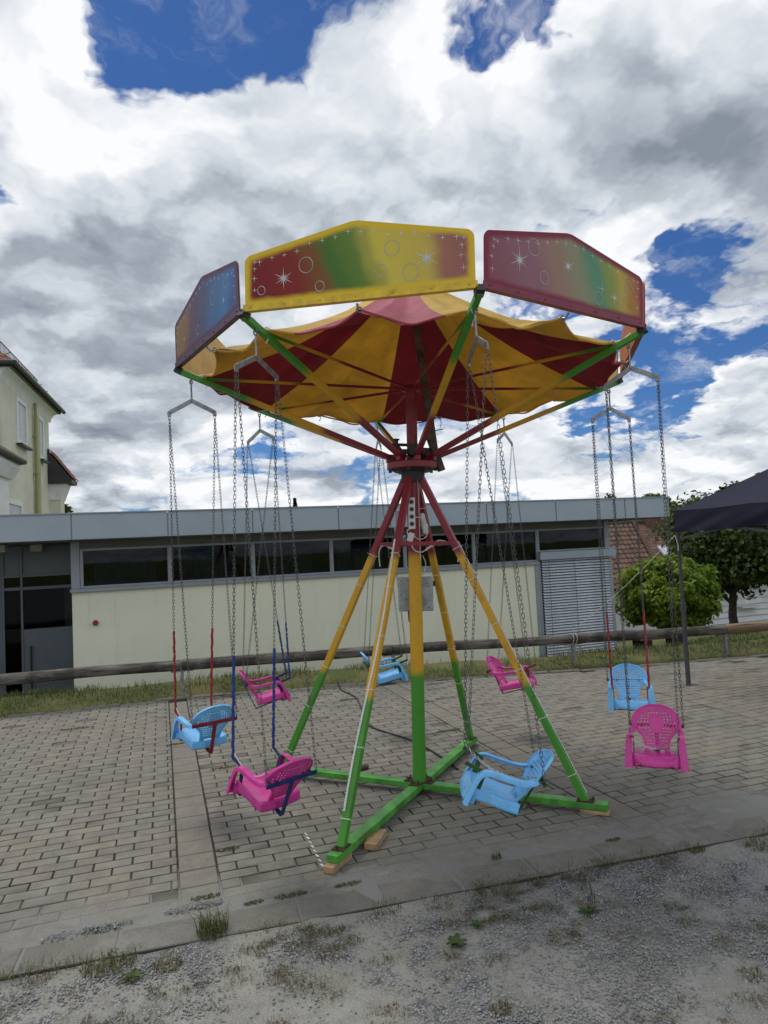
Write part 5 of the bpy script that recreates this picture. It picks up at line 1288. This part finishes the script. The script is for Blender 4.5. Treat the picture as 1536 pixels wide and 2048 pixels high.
def blades(P, H, lean, W, tint):
    """P (n,3) roots; each blade a bent strip of two quads ending narrow"""
    n = len(P); a = rng.uniform(0, 2*pi, n); d = np.stack([np.cos(a), np.sin(a), np.zeros(n)], 1); s = np.stack([-np.sin(a), np.cos(a), np.zeros(n)], 1)
    H = H[:, None]; W = W[:, None]; lean = lean[:, None]; up = np.array([[0, 0, 1.]])
    m = P+up*H*.55+d*H*lean*.35; t = P+up*H*(1-.35*lean)+d*H*lean*1.05
    V = np.stack([P-s*W, P+s*W, m+s*W*.7, m-s*W*.7, t+s*W*.12, t-s*W*.12], 1).reshape(-1, 3)
    q = np.array([0, 1, 2, 3, 3, 2, 4, 5]); idx = (np.arange(n)[:, None]*6+q[None]).ravel()
    return V, idx, np.repeat(tint, 6)
def grass_strip():
    n = 60000; x = rng.uniform(-4, 12, n); d = rng.uniform(0, 1, n)**1.15*1.75
    y = np.array([edge_y(v) for v in x])+.04+d; z = np.array([ground_z(a, b) for a, b in zip(x, y)])
    den = np.array([mnoise.fractal((a*1.1, b*1.1, 2), 1, 2, 3) for a, b in zip(x, y)])
    ok = (den+.5 > rng.uniform(0, 1, n)) & ((y < 11.3) | (x > 8.6)); x, y, z, d, den = x[ok], y[ok], z[ok], d[ok], den[ok]; n = len(x)
    g = np.clip(.55+.8*den+.25*(d-.4), 0, 1); dry = rng.uniform(0, 1, n) > (.30+.55*np.clip(d, 0, 1)*(.6+g))
    P = np.stack([x, y, z-.005], 1); H = rng.uniform(.025, .075, n)*(.8+.9*np.clip(d, 0, 1)); lean = rng.uniform(.1, 1.1, n); Wd = rng.uniform(.0022, .0042, n)
    for sel, mt, nm, lab in ((~dry, M_GRASS, 'grass_verge', 'rough green grass along the log fence'), (dry, M_DRY, 'dry_grass_verge', 'dry brown grass and thatch along the paving edge')):
        hh = H[sel] if nm == 'grass_verge' else H[sel]*.55; V, idx, ti = blades(P[sel], hh, lean[sel] if nm == 'grass_verge' else lean[sel]+.5, Wd[sel], rng.uniform(0, 1, sel.sum()))
        stuff(link(nm, npmesh(nm, V, 4, idx, mt, ti)), lab, 'grass')
    n = 26000; x = rng.uniform(8.6, 19, n); y = rng.uniform(8.0, 17, n); P = np.stack([x, y, np.array([ground_z(a, b) for a, b in zip(x, y)])], 1)
    V, idx, ti = blades(P, rng.uniform(.05, .12, n), rng.uniform(.1, .8, n), rng.uniform(.004, .009, n), rng.uniform(0, 1, n)); stuff(link('lawn', npmesh('lawn', V, 4, idx, M_GRASS, ti)), 'green lawn sloping down beyond the fence', 'grass')
grass_strip()

def tuft(name, label, x, y, n, h, spread, mat, z=-.01, lean=.8, wd=.0025, dry=0, group='grass tufts and weeds in the gravel'):
    if h < .15: h *= .75; n = int(n*.8)
    def one(k, m, hs):
        a = rng.uniform(0, 2*pi, k); r = spread*np.sqrt(rng.uniform(0, 1, k)); P = np.stack([r*np.cos(a), r*np.sin(a)*.8, np.zeros(k)], 1)
        V, idx, ti = blades(P, rng.uniform(.3, .85, k)*hs, rng.uniform(.1, lean, k), np.full(k, wd)*rng.uniform(.6, 1.2, k), rng.uniform(0, 1, k)); return npmesh(name, V, 4, idx, m, ti)
    if dry:
        t = thing(name, label, 'plant', (x, y, z), group=group); stuff(link('blades', one(n, mat, h), t)); stuff(link('dead_blades', one(dry, M_DRY, h*.55), t))
    else:
        t = link(name, one(n, mat, h)); t.location = (x, y, z); tag(t, label, 'plant', group)
    return t
tuft('grass_tuft', 'tallest fresh green grass tuft at the paving edge, lower left', .17, 3.21, 170, .175, .07, M_GRASS, lean=1.0, wd=.0022, dry=60)
tuft('grass_tuft', 'broad half dry grass tuft with straw stalks, lower left corner', -.25, 3.15, 150, .08, .11, M_GRASS, lean=1.3, dry=190)
tuft('grass_tuft', 'withered grass clump just right of the broad dry tuft', -.02, 3.05, 20, .06, .06, M_GRASS, lean=1.3, dry=130)
tuft('grass_tuft', 'thin green tuft on the edging right of centre', 1.62, 3.33, 70, .05, .03, M_GRASS, .01)
tuft('grass_tuft', 'green tuft in front of the edging below the right beam', 2.08, 3.08, 110, .06, .06, M_GRASS, dry=40)
tuft('grass_tuft', 'small sparse tuft beside the edging below the blue seat', 1.42, 3.12, 70, .06, .05, M_GRASS, dry=40)
tuft('grass_tuft', 'dark low tuft at the edging farther right', 2.62, 3.02, 90, .055, .05, M_GRASS, dry=40)
tuft('grass_tuft', 'wide olive tuft in the gravel near the right edge of the edging', 2.95, 2.93, 130, .05, .09, M_GRASS, dry=70)
tuft('grass_tuft', 'straw coloured tuft alone in the sand, bottom centre', 1.10, 2.30, 20, .06, .04, M_DRY, lean=.7, dry=60)
tuft('grass_tuft', 'flattened dead tuft left of the bottom centre', .72, 2.42, 20, .04, .08, M_DRY, lean=1.3, dry=90)
tuft('grass_tuft', 'dead grass clump in the middle of the sandy path', 1.55, 2.60, 20, .045, .08, M_DRY, lean=1.3, dry=110)
tuft('grass_tuft', 'brown matted grass at the right side of the gravel', 2.45, 2.28, 20, .05, .10, M_DRY, lean=1.4, dry=130)
tuft('grass_tuft', 'dry tuft with long stalk near the lower right', 2.05, 2.12, 30, .05, .06, M_GRASS, lean=1.3, dry=80)
tuft('grass_tuft', 'brown tuft left of centre below the near beam', .62, 2.88, 20, .05, .08, M_DRY, lean=1.3, dry=90)
tuft('grass_tuft', 'small dry tuft in sand below the tall tuft', .38, 2.80, 15, .05, .07, M_DRY, lean=1.3, dry=80)
tuft('grass_tuft', 'sparse weed tuft at the edging under the near beam', .95, 3.12, 60, .06, .08, M_GRASS, dry=70)
tuft('grass_tuft', 'matted dry tuft next to the edging in the middle', 1.18, 3.05, 30, .045, .08, M_DRY, lean=1.3, dry=100)
for i, (x, y, w, lab) in enumerate(((.31, 4.06, .07, 'moss patch in a joint beside the slab strip'), (.16, 3.55, .075, 'largest moss cushion on the slab strip near the edging'), (-.30, 3.44, .08, 'moss strip on the edging at left'), (.37, 3.40, .05, 'small moss patch behind the tall grass tuft'),
    (.55, 3.40, .08, 'moss patch on the edging left of the near beam end'), (.83, 3.39, .07, 'moss patch on the edging under the near beam end'), (.42, 5.6, .10, 'moss in the joints behind the left blue seat'), (-.85, 7.6, .16, 'pale moss patch far left by the grass'), (2.62, 6.9, .13, 'faint moss patch on the far slab strip'), (2.4, 5.75, .12, 'thin moss patch right of the post'), (.1, 6.5, .08, 'moss on the slab strip beneath the left blue seat'), (2.3, 3.28, .05, 'tiny moss patch on the edging at right'))):
    k = int(2600*w); a = rng.uniform(0, 2*pi, k); r = np.sqrt(rng.uniform(0, 1, k))*w; P = np.stack([r*np.cos(a), r*np.sin(a)*.33, np.zeros(k)], 1)
    V, idx, ti = blades(P, rng.uniform(.004, .014, k), rng.uniform(.2, 1.2, k), rng.uniform(.0012, .0026, k), rng.uniform(0, 1, k)); o = link('moss_patch', npmesh('moss_patch', V, 4, idx, M_MOSS, ti)); o.location = (x, y, .001 if y > curb_y(x)+.02 else .007)
    tag(o, lab, 'moss', 'moss patches on the paving')
def rosette(label, x, y, n, L, spikes=0):
    t = thing('weed', label, 'plant', (x, y, -.008), group='broad leaved weeds in the gravel'); m = MB()
    for i in range(n):
        a = 2*pi*i/n+random.uniform(-.3, .3); l = L*random.uniform(.7, 1.1); d = Vector((cos(a), sin(a), 0)); s = Vector((-sin(a), cos(a), 0)); lift = random.uniform(.25, .7)
        def fn(u, v): w = l*.26*sin(pi*min(1, .12+v*.88))*(u*2-1); return d*(l*v)+s*w+Vector((0, 0, lift*l*v*(1-.6*v)+abs(u-.5)*.012))
        m.grid(fn, 4, 5)
    me = m.mesh('leaves', M_WEED, True); at = me.attributes.new('tint', 'FLOAT', 'POINT'); at.data.foreach_set('value', [random.random()*.3+.35 for _ in me.vertices]); link('leaves', me, t)
    if spikes:
        m = MB()
        for i in range(spikes): p = Vector((random.uniform(-.03, .03), random.uniform(-.03, .03), 0)); q = p*1.3+Vector((0, 0, random.uniform(.06, .1))); m.tube([p, q], .0012, 5); m.cone(q, q+Vector((0, 0, .028)), .0035, .0015, 6)
        m.build('flower_spikes', M_BARK, t)
rosette('broad leaved weed in the sand left of the plantain', 1.12, 2.73, 8, .055)
rosette('small leafy weed just above the broad leaved weed', 1.26, 2.82, 6, .045)
rosette('plantain with upright seed spikes in the middle of the sand', 1.76, 2.72, 6, .05, 4)
rosette('green weed at the right edge of the gravel', 2.64, 2.52, 7, .06)
rosette('small green weed in the stones at lower left', -.16, 3.02, 5, .05)
def straw():
    n = 520; x = rng.uniform(-1, 3.4, n); y = rng.uniform(1.7, 3.25, n); ok = [yy < curb_y(xx)-.18 for xx, yy in zip(x, y)]; x, y = x[ok], y[ok]; n = len(x); a = rng.uniform(0, 2*pi, n); l = rng.uniform(.015, .09, n)*np.where(rng.uniform(0, 1, n) > .95, 3.0, 1); w = .0011
    d = np.stack([np.cos(a), np.sin(a), rng.uniform(-.05, .1, n)], 1)*l[:, None]; s = np.stack([-np.sin(a), np.cos(a), np.zeros(n)], 1)*w; p = np.stack([x, y, np.full(n, .002)], 1)
    V = np.stack([p-s, p+s, p+d+s*.5, p+d-s*.5], 1).reshape(-1, 3); stuff(link('straw', npmesh('straw', V, 4, np.arange(4*n), M_DRY, np.repeat(rng.uniform(0, 1, n), 4))), 'bits of dry straw scattered over the sandy path', 'straw')
straw()
# scattered low growth between the stones
def low_growth():
    P = []; 
    for i in range(90):
        cx, cy = random.uniform(-.8, 3.2), random.uniform(1.9, 3.2)
        if cy > curb_y(cx)-.24 or not visible(cx, cy, 0, 20): continue
        r = random.uniform(.02, .07); k = int(r*900)
        for _ in range(k): a = random.uniform(0, 2*pi); q = r*sqrt(random.random()); P.append((cx+q*cos(a), cy+q*sin(a)*.7, -.01))
    P = np.array(P); n = len(P); V, idx, ti = blades(P, rng.uniform(.006, .022, n), rng.uniform(.5, 1.5, n), rng.uniform(.001, .002, n), rng.uniform(0, .8, n)); stuff(link('low_growth', npmesh('low_growth', V, 4, idx, M_DRY, ti)), 'withered low growth between the stones of the path', 'grass')
low_growth()
# olive mats of trodden weeds below the edging
M_OLIVE = leafmat('trodden_weeds', (0.045, 0.045, 0.022), (0.13, 0.12, 0.055), 0.2)
def trodden_mats():
    P = []
    for i in range(150):
        cx = random.uniform(-.2, 3.0); cy = curb_y(cx)-.24-abs(random.gauss(0, .22))
        if mnoise.fractal((cx*1.6, cy*2.4, 11), 1, 2, 3) < -.05+.25*max(0, cx-1.8) or not visible(cx, cy, 0, 20): continue
        r = random.uniform(.015, .06)
        for _ in range(int(r*1500)): a = random.uniform(0, 2*pi); q = r*sqrt(random.random())*random.uniform(.4, 1.4); P.append((cx+q*cos(a)*1.4, cy+q*sin(a)*.8, -.008))
    P = np.array(P); n = len(P); V, idx, ti = blades(P, rng.uniform(.004, .02, n), rng.uniform(.6, 1.6, n), rng.uniform(.0009, .0019, n), rng.uniform(0, 1, n)); stuff(link('trodden_weeds', npmesh('trodden_weeds', V, 4, idx, M_OLIVE, ti)), 'olive mats of trodden weeds in the sand below the edging', 'grass')
trodden_mats()
# ragged growth along the foot of the edging
def edge_growth():
    P = []
    x = -.9
    while x < 4:
        den = max(0, mnoise.fractal((x*2.1, 3.3, 0), 1, 2, 3)+.15); y0 = curb_y(x)-.215
        for _ in range(int(34*den)): P.append((x+random.uniform(-.03, .03), y0+random.gauss(0, .035), 0.0))
        x += .03
    P = np.array(P); n = len(P)
    g = rng.uniform(0, 1, n) > .45
    for sel, mt, nm, lab in ((g, M_GRASS, 'edge_grass', 'thin green grass growing along the foot of the edging slabs'), (~g, M_DRY, 'edge_straw', 'dry stalks along the foot of the edging slabs')):
        V, idx, ti = blades(P[sel], rng.uniform(.01, .045, sel.sum()), rng.uniform(.2, 1.3, sel.sum()), rng.uniform(.0009, .0018, sel.sum()), rng.uniform(0, .9, sel.sum())); stuff(link(nm, npmesh(nm, V, 4, idx, mt, ti)), lab, 'grass')
edge_growth()
# a few small things lying about
def bits():
    m = MB(); m.cone((0, 0, 0), (.075, .02, 0), .018, .02, 10); o = m.build('wood_stub', M_OLDWOOD, None, True); o.location = (1.36, 5.05, .02); tag(o, 'short brown wooden stub lying on the pavers behind the near leg', 'wood stub')
    m = MB(); m.cone((0, 0, 0), (.05, .015, 0), .012, .014, 8); o = m.build('wood_stub', M_OLDWOOD, None, True); o.location = (1.43, 5.48, .015); tag(o, 'smaller dark wooden bit lying farther back on the pavers', 'wood stub')
    m = MB(); p = []
    for i in range(9): a = .0+i*.12; m.box((0, -i*.062, 0), (.006+.004*(i % 2), .034, .0012), Matrix.Rotation(.25, 3, 'Z'))
    o = m.build('chalk_line', M_STRING, None); o.location = (.76, 4.08, .0022); tag(o, 'dashed white paint trail on the pavers left of the near leg', 'paint mark')
bits()
